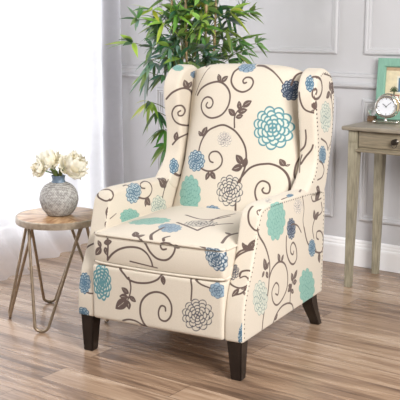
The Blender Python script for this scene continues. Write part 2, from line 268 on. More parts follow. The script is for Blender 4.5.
# ------------------------------------------------------------ printed pattern, in metres on each panel of the cover
PATTERN=[["B","stem",[[-0.2038,0.9216],[-0.1861,0.948],[-0.1495,0.9699],[-0.1018,0.9798],[-0.063,0.9634],[-0.0388,0.93],[-0.0394,0.886],[-0.065,0.8503],[-0.1117,0.8356],[-0.1525,0.85],[-0.1714,0.8787],[-0.1666,0.9041],[-0.1476,0.9172],[-0.125,0.9134],[-0.113,0.8971],[-0.1183,0.879],[-0.1339,0.8742],[-0.1461,0.8834],[-0.1407,0.8956]],0.0085,0.0068],
["B","leaf",[-0.0959,0.98],[-0.1085,1.0084],0],
["B","leaf",[-0.09,0.9802],[-0.0648,1.0018],0],
["B","stem",[[-0.0207,1.0362],[-0.0394,1.0183],[-0.044,0.9838],[-0.0211,0.9551],[0.0149,0.9438],[0.0452,0.9574],[0.0547,0.982],[0.0428,0.9992],[0.0205,1.0005],[0.0083,0.9884],[0.0148,0.9778],[0.0252,0.9811]],0.0085,0.0068],
["B","flower",[0.0103,1.0388],[0.0374,0.0009],[-0.0055,0.0193],"S"],
["B","stem",[[0.001,0.8045],[-0.0034,0.8436],[0.0067,0.8686],[0.0303,0.892]],0.007,0.0056],
["B","leaf",[-0.002,0.8516],[-0.0326,0.8736],0],
["B","leaf",[0.0022,0.8439],[0.0311,0.8531],0],
["B","leaf",[0.0144,0.8757],[0.0065,0.9065],0],
["B","leaf",[0.0255,0.8879],[0.0586,0.9095],0],
["B","leaf",[0.0094,0.8658],[0.0452,0.8751],0],
["B","stem",[[0.0552,0.4613],[0.0488,0.507],[0.0446,0.545],[0.0555,0.6112],[0.0674,0.6622],[0.0627,0.7122],[0.0449,0.7501],[0.0097,0.7873],[-0.0287,0.8068],[-0.0569,0.8111],[-0.0891,0.8012],[-0.1215,0.783],[-0.1475,0.7449],[-0.1573,0.704],[-0.1558,0.6642],[-0.1403,0.638],[-0.1025,0.6258],[-0.0651,0.633],[-0.0404,0.6546],[-0.0399,0.682],[-0.0618,0.704],[-0.0902,0.7019],[-0.1023,0.6851],[-0.0944,0.666],[-0.0791,0.6613]],0.0085,0.0068],
["B","leaf",[0.054,0.6661],[0.0235,0.6962],0],
["B","leaf",[0.0554,0.6566],[0.0138,0.6411],0],
["B","leaf",[0.0614,0.6521],[0.0669,0.6892],0],
["B","leaf",[-0.0922,0.6228],[-0.1018,0.5924],0],
["B","leaf",[-0.085,0.6234],[-0.0597,0.6001],0],
["B","leaf",[-0.1538,0.7594],[-0.1706,0.778],0],
["B","leaf",[-0.1497,0.7598],[-0.1297,0.7964],0],
["B","flower",[-0.0386,0.7559],[0.0321,0.0021],[-0.0037,0.0293],"W"],
["B","flower",[-0.1677,0.6599],[0.0471,0.0057],[-0.0078,0.0411],"B"],
["B","flower",[-0.1747,0.5283],[0.0586,0.0079],[-0.016,0.0731],"G"],
["B","flower",[0.0136,0.5588],[0.057,0.0047],[-0.0098,0.059],"K"],
["B","flower",[-0.0519,0.4734],[0.0392,0.0041],[-0.0035,0.0231],"S"],
["B","stem",[[0.045,0.595],[0.066,0.6273],[0.0879,0.6518],[0.1151,0.6649],[0.1424,0.6701],[0.1691,0.671],[0.1992,0.66],[0.2252,0.6368],[0.2408,0.6022],[0.2433,0.5575],[0.2232,0.5208],[0.1731,0.5117],[0.1397,0.525],[0.1223,0.5581],[0.1257,0.5888],[0.1433,0.605],[0.1675,0.5984],[0.1777,0.5798],[0.1749,0.5608],[0.1578,0.5601],[0.1483,0.571],[0.153,0.5788]],0.0085,0.0068],
["B","leaf",[0.2189,0.6626],[0.1994,0.6888],0],
["B","leaf",[0.2205,0.6626],[0.2336,0.6687],0],
["B","flower",[0.1596,0.8096],[0.0749,0.0016],[-0.009,0.0828],"T"],
["B","flower",[0.2105,0.9565],[0.0357,-0.0001],[-0.0047,0.0394],"D"],
["B","stem",[[0.0507,1.0471],[0.086,1.0442],[0.1269,1.0283],[0.1578,1.004],[0.1776,0.9802]],0.007,0.0056],
["B","stem",[[0.2082,0.9757],[0.2137,0.9997],[0.2267,1.0187],[0.2672,1.0303]],0.008,0.0064],
["B","stem",[[0.2707,0.6005],[0.254,0.6178],[0.2494,0.6417],[0.2512,0.6701],[0.2606,0.7026],[0.2615,0.7412]],0.006,0.0048],
["B","leaf",[-0.1823,1.0334],[-0.1926,1.0634],0],
["B","stem",[[-0.218,0.9205],[-0.1993,0.9724],[-0.1735,1.019],[-0.1612,1.0342]],0.004,0.0032],
["LWI","stem",[[-0.0269,0.9053],[0.0035,0.9335],[0.0424,0.9491],[0.0721,0.9418],[0.0873,0.9176],[0.0914,0.878],[0.0892,0.8307],[0.0769,0.7929],[0.0467,0.7971],[0.0127,0.8132],[-0.0009,0.8444],[0.0143,0.8736],[0.0421,0.879],[0.0568,0.8577],[0.0489,0.8384],[0.031,0.8382],[0.0279,0.8509],[0.039,0.8577]],0.0085,0.0068],
["LWI","leaf",[0.0651,0.9469],[0.0555,0.9804],0],
["LWI","leaf",[0.0691,0.9463],[0.0825,0.9708],0],
["LWI","flower",[0.0244,1.0308],[0.0263,0.0006],[-0.0025,0.0109],"G"],
["LWI","flower",[0.0982,1.0006],[0.0184,-0.0021],[0.0002,0.0148],"S"],
["LWI","stem",[[-0.0012,0.7134],[0.0293,0.7428],[0.0665,0.7557],[0.0818,0.7576]],0.008,0.0064],
["LWI","leaf",[0.0111,0.7311],[0.0213,0.7658],0],
["LWI","flower",[0.008,0.6275],[0.0204,-0.0006],[-0.0017,0.0286],"B"],
["LWI","stem",[[0.0145,0.5973],[0.0292,0.5854],[0.0392,0.5866]],0.01,0.008],
["LI","flower",[0.2843,0.5678],[0.0536,-0.0087],[0.0097,0.0412],"B"],
["LI","stem",[[0.2205,0.6075],[0.2444,0.6081],[0.2608,0.5941]],0.006,0.0048],
["LI","stem",[[0.3199,0.5421],[0.3658,0.5304],[0.4035,0.5384],[0.4191,0.5613],[0.4025,0.5879],[0.3759,0.6026],[0.339,0.5958],[0.339,0.579],[0.3666,0.5706]],0.0075,0.006],
["LI","leaf",[0.3751,0.5309],[0.3688,0.4985],0],
["LI","leaf",[0.3714,0.5315],[0.4028,0.4997],0],
["LI","flower",[0.4699,0.4777],[0.0586,-0.0103],[0.0008,0.0477],"Q"],
["LI","stem",[[0.5,0.5121],[0.5143,0.5411],[0.5407,0.5735],[0.5847,0.6017]],0.007,0.0056],
["LI","leaf",[0.5165,0.5532],[0.4777,0.5971],0],
["LI","leaf",[0.5286,0.568],[0.509,0.5955],0],
["LI","leaf",[0.5124,0.5466],[0.5308,0.575],0],
["LI","flower",[0.2553,0.4757],[0.0708,-0.0131],[0.0009,0.0336],"G"],
["LI","stem",[[0.1182,0.4944],[0.1385,0.5002],[0.1606,0.5068]],0.005,0.004],
["LI","stem",[[0.0614,0.6164],[0.075,0.5936],[0.1039,0.5678],[0.1305,0.566],[0.1446,0.581],[0.1413,0.5973],[0.1248,0.6137],[0.0891,0.6184],[0.0729,0.6154]],0.0085,0.0068],
["AF","stem",[[-0.338,0.6906],[-0.3247,0.6676],[-0.2878,0.6549],[-0.2731,0.6704],[-0.2735,0.6968],[-0.2846,0.7135],[-0.3083,0.7231],[-0.3326,0.7195],[-0.3429,0.7118]],0.0085,0.0068],
["AF","leaf",[-0.2737,0.5745],[-0.2751,0.5951],0],
["AF","leaf",[-0.273,0.584],[-0.273,0.6322],0],
["AF","leaf",[-0.273,0.5771],[-0.273,0.5946],0],
["AF","leaf",[-0.273,0.5692],[-0.2761,0.541],0],
["AF","stem",[[-0.3092,0.4621],[-0.3391,0.4392],[-0.3568,0.4012],[-0.3473,0.348],[-0.3398,0.2938],[-0.3225,0.2473],[-0.2952,0.2336],[-0.2747,0.2353]],0.0085,0.0068],
["AF","flower",[-0.3184,0.2726],[0.0268,0.0042],[-0.0052,0.0447],"B"],
["AF","flower",[-0.3229,0.1513],[0.0267,0.0047],[-0.0029,0.0215],"B"],
["AF","stem",[[0.3376,0.7402],[0.3161,0.7509],[0.3076,0.7134],[0.3023,0.6727],[0.3115,0.6288],[0.3346,0.6044],[0.345,0.6042],[0.345,0.601],[0.345,0.5829],[0.345,0.5505]],0.0085,0.0068],
["AF","stem",[[0.2688,0.4732],[0.2895,0.5089],[0.3176,0.5246],[0.345,0.5417]],0.0085,0.0068],
["AF","leaf",[0.3241,0.5262],[0.2969,0.5392],0],
["AF","leaf",[0.3294,0.527],[0.3333,0.5586],0],
["AF","stem",[[0.3443,0.6433],[0.345,0.6689],[0.345,0.6825],[0.345,0.6694],[0.3385,0.6702],[0.3318,0.6848],[0.3372,0.6974],[0.3448,0.7021]],0.0055,0.0044],
["AF","leaf",[0.345,0.6781],[0.345,0.7096],0],
["AF","stem",[[0.247,0.4118],[0.2647,0.4501],[0.2842,0.4885],[0.3143,0.5139],[0.3442,0.526]],0.0085,0.0068],
["AF","leaf",[0.3139,0.517],[0.2956,0.5457],0],
["AF","leaf",[0.3186,0.5176],[0.3423,0.5635],0],
["AF","stem",[[0.3062,0.4046],[0.3092,0.4242],[0.3266,0.4336],[0.345,0.4331],[0.345,0.4178],[0.345,0.374],[0.3303,0.3369],[0.3039,0.3219]],0.0085,0.0068],
["AF","stem",[[0.2664,0.3789],[0.288,0.36],[0.3179,0.3541],[0.3425,0.3707],[0.3424,0.3953],[0.3266,0.4081],[0.3095,0.3973]],0.0075,0.006],
["AF","leaf",[0.3138,0.3502],[0.2953,0.3153],0],
["AF","leaf",[0.3236,0.3486],[0.3398,0.3628],0],
["AF","leaf",[0.3295,0.3421],[0.345,0.3271],0],
["AF","flower",[0.3449,0.1907],[0.0187,0.0273],[0.0004,0.035],"B"],
["AF","flower",[0.2743,0.4188],[0.0266,0.004],[-0.0043,0.0359],"K"],
["CF","leaf",[-0.2316,0.4158],[-0.2469,0.437],0],
["CF","leaf",[-0.2316,0.4139],[-0.2565,0.3843],0],
["CF","leaf",[-0.2151,0.4177],[-0.2072,0.3886],0],
["CF","leaf",[-0.2212,0.4316],[-0.1892,0.4406],0],
["CF","stem",[[-0.2076,0.4567],[-0.202,0.4174],[-0.2077,0.3672]],0.008,0.0064],
["CF","stem",[[-0.2073,0.3693],[-0.1826,0.3964],[-0.1499,0.418],[-0.1077,0.4301],[-0.0653,0.4296],[-0.0353,0.4143],[-0.0179,0.3891],[-0.0141,0.3708]],0.0085,0.0068],
["CF","stem",[[-0.0665,0.4669],[-0.0443,0.4487],[-0.0209,0.4205],[0.0084,0.4016],[0.0444,0.4015],[0.0694,0.4224],[0.0769,0.4493],[0.0557,0.4626],[0.0308,0.4617],[0.0177,0.4495],[0.0276,0.4368],[0.0426,0.4403]],0.0085,0.0068],
["CF","flower",[0.2389,0.4342],[0.0382,0.0025],[-0.0169,0.0459],"L"],
["CF","stem",[[0.0548,0.4863],[0.0911,0.4847],[0.135,0.4789],[0.1683,0.4701],[0.2022,0.4619]],0.007,0.0056],
["CF","leaf",[0.0969,0.4498],[0.0755,0.4586],0],
["CF","stem",[[-0.1085,0.3774],[-0.0455,0.3714],[0.0062,0.3668]],0.006,0.0048],
["CT","flower",[-0.147,0.1961],[0.071,0.0392],[-0.0336,0.0541],"G"],
["CT","flower",[-0.0371,0.1353],[0.0257,0.0104],[-0.024,0.0402],"S"],
["CT","flower",[-0.0209,0.1348],[0.0411,0.0166],[-0.0305,0.0515],"S"],
["CT","flower",[0.053,0.2371],[0.0534,0.0298],[-0.0261,0.0474],"K"],
["CT","stem",[[-0.0334,0.2107],[0.0292,0.1759],[0.0911,0.1398]],0.0128,0.01024],
["CT","stem",[[0.0911,0.1398],[0.0918,0.1949],[0.1124,0.2534],[0.1498,0.3019]],0.011200000000000002,0.00896],
["CT","stem",[[0.0629,0.2869],[0.06,0.3731],[0.0809,0.4586]],0.009600000000000001,0.00768],
["CT","leaf",[-0.0951,0.0173],[-0.1172,0.0521],0],
["CT","leaf",[-0.0921,0.0177],[-0.0695,0.0373],0],
["CT","leaf",[-0.0847,0.0143],[-0.0691,0.0063],0],
["CT","leaf",[-0.1172,0.0068],[-0.0997,0.0045],0],
["CT","stem",[[-0.0255,0.0119],[-0.0449,0.0436],[-0.0459,0.0796],[-0.0424,0.1263]],0.0128,0.01024],
["CT","stem",[[0.0226,0.018],[0.0134,0.0335],[0.0262,0.0518]],0.011200000000000002,0.00896],
["CT","leaf",[0.2148,0.1647],[0.187,0.1736],0],
["CT","stem",[[0.2284,0.0677],[0.2117,0.1454],[0.2207,0.2064]],0.011200000000000002,0.00896],
["CT","stem",[[-0.0725,0.343],[0.0109,0.3038],[0.0604,0.3315],[0.0844,0.4092]],0.011200000000000002,0.00896],
["F","flower",[-0.2285,0.2833],[0.0401,0.0055],[-0.0034,0.0663],"T"],
["F","stem",[[-0.1111,0.318],[-0.1031,0.2865],[-0.1068,0.2579],[-0.1158,0.235]],0.007,0.0056],
["F","leaf",[-0.1122,0.2571],[-0.141,0.2746],0],
["F","leaf",[-0.1156,0.2444],[-0.1503,0.2422],0],
["F","leaf",[-0.1091,0.2482],[-0.0836,0.2322],0],
["F","leaf",[-0.1201,0.2325],[-0.1665,0.1953],0],
["F","leaf",[-0.1158,0.2312],[-0.112,0.1998],0],
["F","stem",[[-0.1529,0.347],[-0.1324,0.3291],[-0.1113,0.3105],[-0.074,0.3035],[-0.0265,0.3101],[0.0101,0.327],[0.0268,0.347],[0.0524,0.3667]],0.0085,0.0068],
["F","leaf",[0.0307,0.3435],[0.0358,0.3122],0],
["F","stem",[[-0.0156,0.1206],[-0.0449,0.1497],[-0.063,0.1847],[-0.0602,0.2301],[-0.0344,0.2636],[0.0034,0.2802],[0.0406,0.2745],[0.065,0.245],[0.0648,0.2045],[0.044,0.1791],[0.0191,0.1826],[0.0131,0.2076],[0.0237,0.2315],[0.0403,0.2303],[0.0422,0.2158]],0.0085,0.0068],
["F","stem",[[-0.1392,0.1518],[-0.1138,0.1598],[-0.0815,0.1582],[-0.0474,0.1434],[-0.0159,0.1269]],0.0075,0.006],
["F","stem",[[0.1438,0.3459],[0.1492,0.3171],[0.1461,0.2698]],0.0075,0.006],
["F","flower",[0.1719,0.2211],[0.0617,0.0096],[0.0,0.058],"K"],
["F","flower",[0.2483,0.3195],[0.0296,0.0016],[-0.0019,0.0273],"S"],
["F","stem",[[0.1628,0.3459],[0.1867,0.3331],[0.2211,0.3254]],0.007,0.0056],
["F","leaf",[0.0317,0.3413],[0.0369,0.3197],0],
["SO","stem",[[0.1086,0.5319],[0.1177,0.5009],[0.1657,0.4553],[0.1961,0.4125],[0.2122,0.3722],[0.2094,0.3269],[0.2006,0.2737],[0.1769,0.2244],[0.1614,0.1824],[0.1558,0.1468]],0.009,0.0072],
["SO","leaf",[0.1686,0.3596],[0.1485,0.3436],0],
["SO","leaf",[0.181,0.3612],[0.1632,0.4035],0],
["SO","leaf",[0.1852,0.3621],[0.2013,0.3839],0],
["SO","leaf",[0.1813,0.3539],[0.1988,0.3295],0],
["SO","flower",[0.1383,0.2697],[0.0619,-0.0164],[-0.0018,0.0644],"Q"],
["SO","stem",[[0.2116,0.3264],[0.2363,0.3528],[0.2902,0.3654],[0.3422,0.3469],[0.3715,0.3018],[0.3691,0.2494],[0.3294,0.2164],[0.2807,0.2055],[0.2449,0.2294],[0.2348,0.2695],[0.2666,0.2923],[0.2936,0.2733],[0.2881,0.2434],[0.2658,0.2521]],0.008,0.0064],
["SO","leaf",[0.3012,0.3657],[0.2824,0.3952],0],
["SO","leaf",[0.3124,0.3632],[0.3317,0.3824],0],
["SO","flower",[0.3987,0.4678],[0.0397,-0.0078],[-0.0018,0.0402],"D"],
["SO","stem",[[0.3561,0.4479],[0.3556,0.4055],[0.3685,0.3695],[0.3976,0.337],[0.4309,0.3264],[0.4562,0.345],[0.447,0.3859],[0.4199,0.411],[0.3971,0.4014],[0.3982,0.3772],[0.4197,0.3648],[0.4263,0.3759]],0.0085,0.0068],
["SO","flower",[0.5643,0.2019],[0.0821,-0.0208],[-0.0042,0.0771],"G"],
["SO","stem",[[0.3998,0.183],[0.4028,0.2214],[0.4155,0.2523],[0.4426,0.2798]],0.007,0.0056],
["SO","leaf",[0.4246,0.2598],[0.409,0.2928],0],
["SO","leaf",[0.4337,0.2673],[0.4611,0.293],0],
["SO","leaf",[0.4157,0.2473],[0.3791,0.2324],0],
["SO","leaf",[0.4249,0.2529],[0.4583,0.2514],0],
["SO","leaf",[0.4071,0.23],[0.4314,0.214],0],
["SO","leaf",[0.4088,0.2442],[0.3828,0.2537],0],
["SO","stem",[[0.2438,0.1352],[0.2689,0.166],[0.3193,0.1874],[0.3764,0.1864],[0.4193,0.17],[0.4348,0.142]],0.008,0.0064],
["SO","leaf",[0.2606,0.1541],[0.2865,0.1677],0],
["SO","stem",[[0.5211,0.4486],[0.5541,0.3878],[0.5991,0.3513],[0.6525,0.3235],[0.7063,0.3117],[0.7268,0.3362],[0.7211,0.3736],[0.6926,0.3999],[0.6554,0.4042],[0.6515,0.3827],[0.6733,0.3701]],0.0085,0.0068],
["SO","leaf",[0.6795,0.3135],[0.6899,0.274],0],
["SO","stem",[[0.6523,0.3266],[0.6323,0.3563],[0.616,0.3698]],0.006,0.0048],
["SO","flower",[0.6069,0.3496],[0.0363,-0.0078],[-0.002,0.0347],"B"],
["SO","flower",[0.2624,0.5247],[0.0825,-0.0155],[0.0081,0.0732],"G"],
["SO","flower",[0.4608,0.542],[0.0431,-0.0075],[-0.0014,0.0289],"W"],
["SO","stem",[[0.4999,0.5737],[0.5172,0.5225],[0.5097,0.4801],[0.5214,0.4437]],0.006,0.0048],
["SO","leaf",[0.626,0.4602],[0.6187,0.4975],0],
["SO","leaf",[0.6313,0.4593],[0.6664,0.4809],0],
["SO","stem",[[0.626,0.4602],[0.6075,0.4268],[0.6255,0.383]],0.007,0.0056],
["SO","stem",[[0.6931,0.5166],[0.7035,0.4793],[0.6567,0.4676],[0.6309,0.4653]],0.007,0.0056],
["SO","stem",[[0.5871,0.5593],[0.6062,0.5364],[0.6579,0.5326],[0.6919,0.5349]],0.007,0.0056],
["SO","leaf",[0.6264,0.5399],[0.677,0.5615],0],
["SO","stem",[[0.3981,0.4821],[0.4213,0.4815],[0.4622,0.465],[0.495,0.4343]],0.007,0.0056],
["SO","stem",[[0.7014,1.0228],[0.7794,1.0061],[0.7932,0.9788],[0.7692,0.9656]],0.006,0.0048],
["SO","leaf",[0.7634,0.9513],[0.7552,0.988],0],
["SO","leaf",[0.758,0.9487],[0.7213,0.9298],0],
["SO","leaf",[0.7688,0.948],[0.8065,0.9533],0],
["SO","leaf",[0.7634,0.9444],[0.7755,0.9209],0],
["SO","leaf",[0.7585,0.9663],[0.7955,0.9787],0],
["SO","flower",[0.7185,0.8537],[0.0586,-0.0053],[-0.0041,0.0612],"Q"],
["SO","stem",[[0.7725,0.9261],[0.789,0.8852],[0.7996,0.8143],[0.7851,0.7555],[0.7464,0.7199]],0.006,0.0048],
["SO","flower",[0.694,0.7065],[0.0371,-0.0047],[-0.0023,0.036],"B"],
["SO","stem",[[0.6639,0.6867],[0.6963,0.6714],[0.714,0.6441],[0.6944,0.6189],[0.6477,0.6138]],0.0075,0.006],
["SO","leaf",[0.6365,0.5859],[0.6712,0.5704],0],
["WF","flower",[0.3156,0.9887],[0.0169,0.0005],[-0.0075,0.0292],"B"],
["WF","stem",[[0.3198,1.0134],[0.3352,1.0134],[0.342,0.9959],[0.3443,0.9621],[0.3447,0.937],[0.3425,0.9319],[0.3335,0.9426],[0.3321,0.9613],[0.339,0.9706],[0.3434,0.9606],[0.3428,0.9507]],0.0075,0.006],
["WF","leaf",[0.341,0.8945],[0.3318,0.9139],0],
["WF","leaf",[0.342,0.8896],[0.3433,0.9231],0],
["WF","leaf",[0.3395,0.8898],[0.327,0.8819],0],
["WF","stem",[[0.2771,0.9546],[0.2879,0.9121],[0.3046,0.8886],[0.3392,0.8782]],0.0085,0.0068],
["WF","stem",[[0.2724,0.7232],[0.294,0.7451],[0.301,0.7753],[0.3003,0.8098]],0.008,0.0064],
["WF","flower",[0.3447,0.7561],[0.0045,-0.0029],[-0.0001,0.0314],"B"],
["WF","flower",[0.3446,0.7416],[0.005,-0.0028],[-0.0001,0.0374],"B"],
["WF","stem",[[0.282,0.6758],[0.2985,0.7031],[0.3221,0.7322],[0.3295,0.7524]],0.0085,0.0068],
["WF","stem",[[0.2835,0.7098],[0.2762,0.6799],[0.2837,0.6438]],0.006,0.0048],
["WF","stem",[[0.345,0.7726],[0.345,0.7497],[0.345,0.7193]],0.008,0.0064],
["SO","stem",[[0.6346,1.0134],[0.6422,1.0134],[0.6698,0.9959],[0.6739,0.9621],[0.6488,0.937],[0.614,0.9319],[0.6054,0.9426],[0.6076,0.9613],[0.6152,0.9706],[0.6251,0.9606],[0.617,0.9507]],0.012,0.0096],
["SO","leaf",[0.615,0.8945],[0.6062,0.9139],0],
["SO","leaf",[0.6177,0.8896],[0.6175,0.9231],0],
["SO","stem",[[0.6766,0.7726],[0.7309,0.7497],[0.7518,0.7193]],0.008,0.0064],
["AT","flower",[0.3351,0.4044],[0.0053,0.0202],[-0.0082,0.0186],"B"],
["AT","stem",[[0.345,0.3194],[0.3419,0.3169],[0.3401,0.3702]],0.0075,0.006],
["AT","stem",[[0.3319,0.5011],[0.3177,0.5515],[0.3141,0.6022]],0.0075,0.006],
["AT","flower",[0.3255,0.2384],[0.0066,0.0154],[-0.0114,0.0246],"W"]]
KINDS={ # fill, line, line half width
 'T':((202,206,194),(88,136,144),.0034),'G':((134,176,164),(88,140,132),.0011),'K':((206,197,182),(86,84,90),.0021),
 'Q':((202,204,190),(124,142,138),.0017),'S':((140,160,174),(80,102,124),.0014),'B':((178,192,196),(76,108,130),.0023),
 'D':((152,160,168),(56,68,88),.0024),'L':((186,192,194),(70,90,108),.0023),'W':((222,212,198),(128,124,126),.0012)}
def seg_dist(P,A):
    """distance of points P (n,2) to polyline A (m,2), and parameter 0..1 along it"""
    best=np.full(len(P),9.0); par=np.zeros(len(P)); m=len(A)-1
    for i in range(m):
        a=A[i]; d=A[i+1]-a; L=d@d+1e-12
        near=np.where((P[:,0]>min(a[0],A[i+1][0])-.02)&(P[:,0]<max(a[0],A[i+1][0])+.02)&(P[:,1]>min(a[1],A[i+1][1])-.02)&(P[:,1]<max(a[1],A[i+1][1])+.02))[0]
        if len(near)==0: continue
        q=P[near]-a; t=np.clip(q@d/L,0,1); e=np.linalg.norm(q-t[:,None]*d,axis=1)
        k=e<best[near]; best[near[k]]=e[k]; par[near[k]]=(i+t[k])/m
    return best,par
def paint(me,chart_of):
    """chart_of(co,no) -> dict chart -> (vertex indices, uv)"""
    n=len(me.vertices); co=np.empty(n*3); me.vertices.foreach_get('co',co); co=co.reshape(-1,3)
    no=np.empty(n*3); me.vertex_normals.foreach_get('vector',no); no=no.reshape(-1,3)
    ds=np.full(n,.02); dl=np.full(n,.02); df=np.full(n,.02); near=np.full(n,9.0)
    fc=np.ones((n,4)); lc=np.ones((n,4))
    for ch,(idx,uv) in chart_of(co,no).items():
        if len(idx)==0: continue
        for e in PATTERN:
            if e[0]!=ch: continue
            if e[1]=='stem':
                A=catmull(e[2],.004 if ch!='LWI' else .002); lo=A.min(0)-.02; hi=A.max(0)+.02
                k=np.where(((uv>lo)&(uv<hi)).all(1))[0]
                if len(k)==0: continue
                d,t=seg_dist(uv[k],A); d=d-(e[3]+(e[4]-e[3])*t)/2
                ds[idx[k]]=np.minimum(ds[idx[k]],d)
            elif e[1]=='leaf':
                a=np.array(e[2]); b=np.array(e[3]); L=np.linalg.norm(b-a); ax=(b-a)/L; pr=np.array([-ax[1],ax[0]])
                L*=1.1; q=uv-a; t=(q@ax)/L; s=np.abs(q@pr); k=np.where((t>-.3)&(t<1.3)&(s<L))[0]
                if len(k)==0: continue
                tt=np.clip(t[k],0,1); w=(.30 if ch!='AF' else .22)*L*np.sin(PI*tt**.85)**.8
                d=s[k]-w; d=np.maximum(d,np.maximum(-t[k],t[k]-1)*L)
                d=np.where((tt>.25)&(tt<.8),np.maximum(d,.0008-s[k]),d)
                ds[idx[k]]=np.minimum(ds[idx[k]],d)
            else:
                c=np.array(e[2]); U=np.array(e[3]); V=np.array(e[4]); Mx=np.linalg.inv(np.array([U,V]).T)
                q=(uv-c)@Mx.T; r=np.linalg.norm(q,axis=1); th=np.arctan2(q[:,1],q[:,0])
                k=np.where(r<1.5)[0]
                if len(k)==0: continue
                r=r[k]; th=th[k]; sc=(np.linalg.norm(U)+np.linalg.norm(V))/2; sc=min(sc,2*min(np.linalg.norm(U),np.linalg.norm(V)))
                lines=np.full(len(k),9.0); seed=(abs(c[0]*37+c[1]*91))%1
                spec=[(1.0,11),(.80,10),(.60,8),(.41,6),(.22,4)] if sc>.03 else [(1.0,8),(.68,6),(.36,4)]
                prevR=None
                for j,(Rk,nk) in enumerate(spec):
                    ph=seed*6+j*1.3; cc=np.abs(np.cos(nk*(th-ph)/2+.25*np.sin(2*th+j)))
                    rho=Rk*(.84+.16*cc**.7)
                    if j==0: outer=(r-rho)*sc
                    lines=np.minimum(lines,np.abs(r-rho)*sc)
                    ang=np.abs(cc)*2/nk*r*sc; nxt=spec[j+1][0] if j+1<len(spec) else 0
                    lines=np.minimum(lines,np.where((r<rho)&(r>nxt*.9),ang,9))
                kd=KINDS[e[5]]; 
                m=(outer<near[idx[k]]); kk=idx[k][m]
                near[kk]=outer[m]; df[kk]=outer[m]; dl[kk]=np.maximum(lines[m]-kd[2],outer[m]-kd[2]); fc[kk]=L4(kd[0]); lc[kk]=L4(kd[1])
                ds[idx[k]]=np.where(outer<0,np.maximum(ds[idx[k]],.0015),ds[idx[k]]) if e[5]!='W' else ds[idx[k]]
    for nm,a in (('d_stem',ds),('d_line',dl),('d_fill',df)):
        at=me.attributes.new(nm,'FLOAT','POINT'); at.data.foreach_set('value',a.astype(np.float32))
    for nm,a in (('fill_col',fc),('line_col',lc)):
        at=me.attributes.new(nm,'FLOAT_COLOR','POINT'); at.data.foreach_set('color',a.astype(np.float32).ravel())
def upholster(name,bm,parent,charts,voxel=.0033,smooth=6,deform=None):
    """voxel-remeshed, smoothed solid with the print on it"""
    bmesh.ops.recalc_face_normals(bm,faces=bm.faces[:])
    me=bpy.data.meshes.new('tmp'); bm.to_mesh(me); bm.free()
    o=bpy.data.objects.new('tmp',me); COL.objects.link(o)
    r=o.modifiers.new('r','REMESH'); r.mode='VOXEL'; r.voxel_size=voxel
    s=o.modifiers.new('s','SMOOTH'); s.iterations=smooth; s.factor=.5
    dg=bpy.context.evaluated_depsgraph_get(); dg.update()
    out=bpy.data.meshes.new_from_object(o.evaluated_get(dg)); bpy.data.objects.remove(o); bpy.data.meshes.remove(me)
    if deform:
        n=len(out.vertices); co=np.empty(n*3); out.vertices.foreach_get('co',co); co=co.reshape(-1,3); co=deform(co); out.vertices.foreach_set('co',co.ravel()); out.update()
    for p in out.polygons: p.use_smooth=True
    out.polygons.foreach_set('use_smooth',[True]*len(out.polygons))
    paint(out,charts); out.name=name; out.materials.clear()
    return new_obj(name,out,M_fab,parent)
def wrinkle(co,amp=.002,k=9.0,seed=0.0):
    w=np.sin(co[:,0]*k*2.1+seed)*np.sin(co[:,1]*k*1.7+seed*2)*np.sin(co[:,2]*k*2.3+seed*3)
    return w*amp
# ================================================================ ARMCHAIR
chair=empty('wingback_armchair',CT_,-CTH,'cream wingback armchair printed with brown scrolling vines and teal and blue flowers','armchair')
XO=.345; XI=.273
ARM=[(.002,.142),(0,.19),(.004,.24),(.024,.315),(.062,.39),(.088,.46),(.108,.53),(.122,.572),(.146,.594),(.19,.602),(.3,.600),(.5,.592),(.66,.582),(.728,.565),(.737,.50),(.735,.35),(.728,.142)]
WING=[(.545,.57),(.565,.60),(.605,.635),(.632,.69),(.628,.78),(.610,.88),(.604,.945),(.618,.992),(.650,1.026),(.698,1.043),(.752,1.036),(.797,1.004),(.815,.94),(.815,.86),(.805,.77),(.778,.67),(.742,.57),(.70,.53),(.60,.53)]
def arm_outline():
    top=catmull(ARM,.01); return [tuple(p) for p in top]
def arm_charts(co,no):
    ax=np.abs(no); 
    side=(ax[:,0]>=ax[:,1])&(ax[:,0]>=ax[:,2]); outer=side&(np.sign(no[:,0])==np.sign(co[:,0])); inner=side&~outer
    top=~side&(no[:,2]>.62)&(co[:,1]>.15)&(co[:,0]>0); topL=~side&(no[:,2]>.62)&(co[:,1]>.15)&(co[:,0]<0)
    front=~side&(no[:,1]<0)&~top&~topL; back=~side&~front&~top&~topL
    d={}
    i=np.where(outer|back)[0]; d['SO']=(i,co[i][:,[1,2]])
    i=np.where(inner|topL)[0]; u=co[i][:,[1,2]].copy(); t=topL[i]; u[t,1]+= (-XI-co[i][t,0])*.45; u[t,0]-=(-XI-co[i][t,0])*.9; d['LI']=(i,u)
    i=np.where(front)[0]; d['AF']=(i,np.c_[co[i,0],co[i,2]+.8*co[i,1]])
    i=np.where(top)[0]; d['AT']=(i,co[i][:,[0,1]])
    return d
def arm(sx):
    bm=bmesh.new(); x0,x1=(XI,XO) if sx>0 else (-XO,-XI)
    extrude_poly(bm,arm_outline(),0,x0,x1,bev=.017,seg=4)
    def df(co):
        # the arm top is softly rolled
        k=np.clip((co[:,2]-.56)/.04,0,1)*np.clip((co[:,1]-.08)/.05,0,1); t=(np.abs(co[:,0])-(XI+XO)/2)/((XO-XI)/2)
        co[:,2]-=k*.010*t**2
        return co
    o=upholster('arm',bm,chair,arm_charts,deform=df); return o
arm(1); arm(-1)
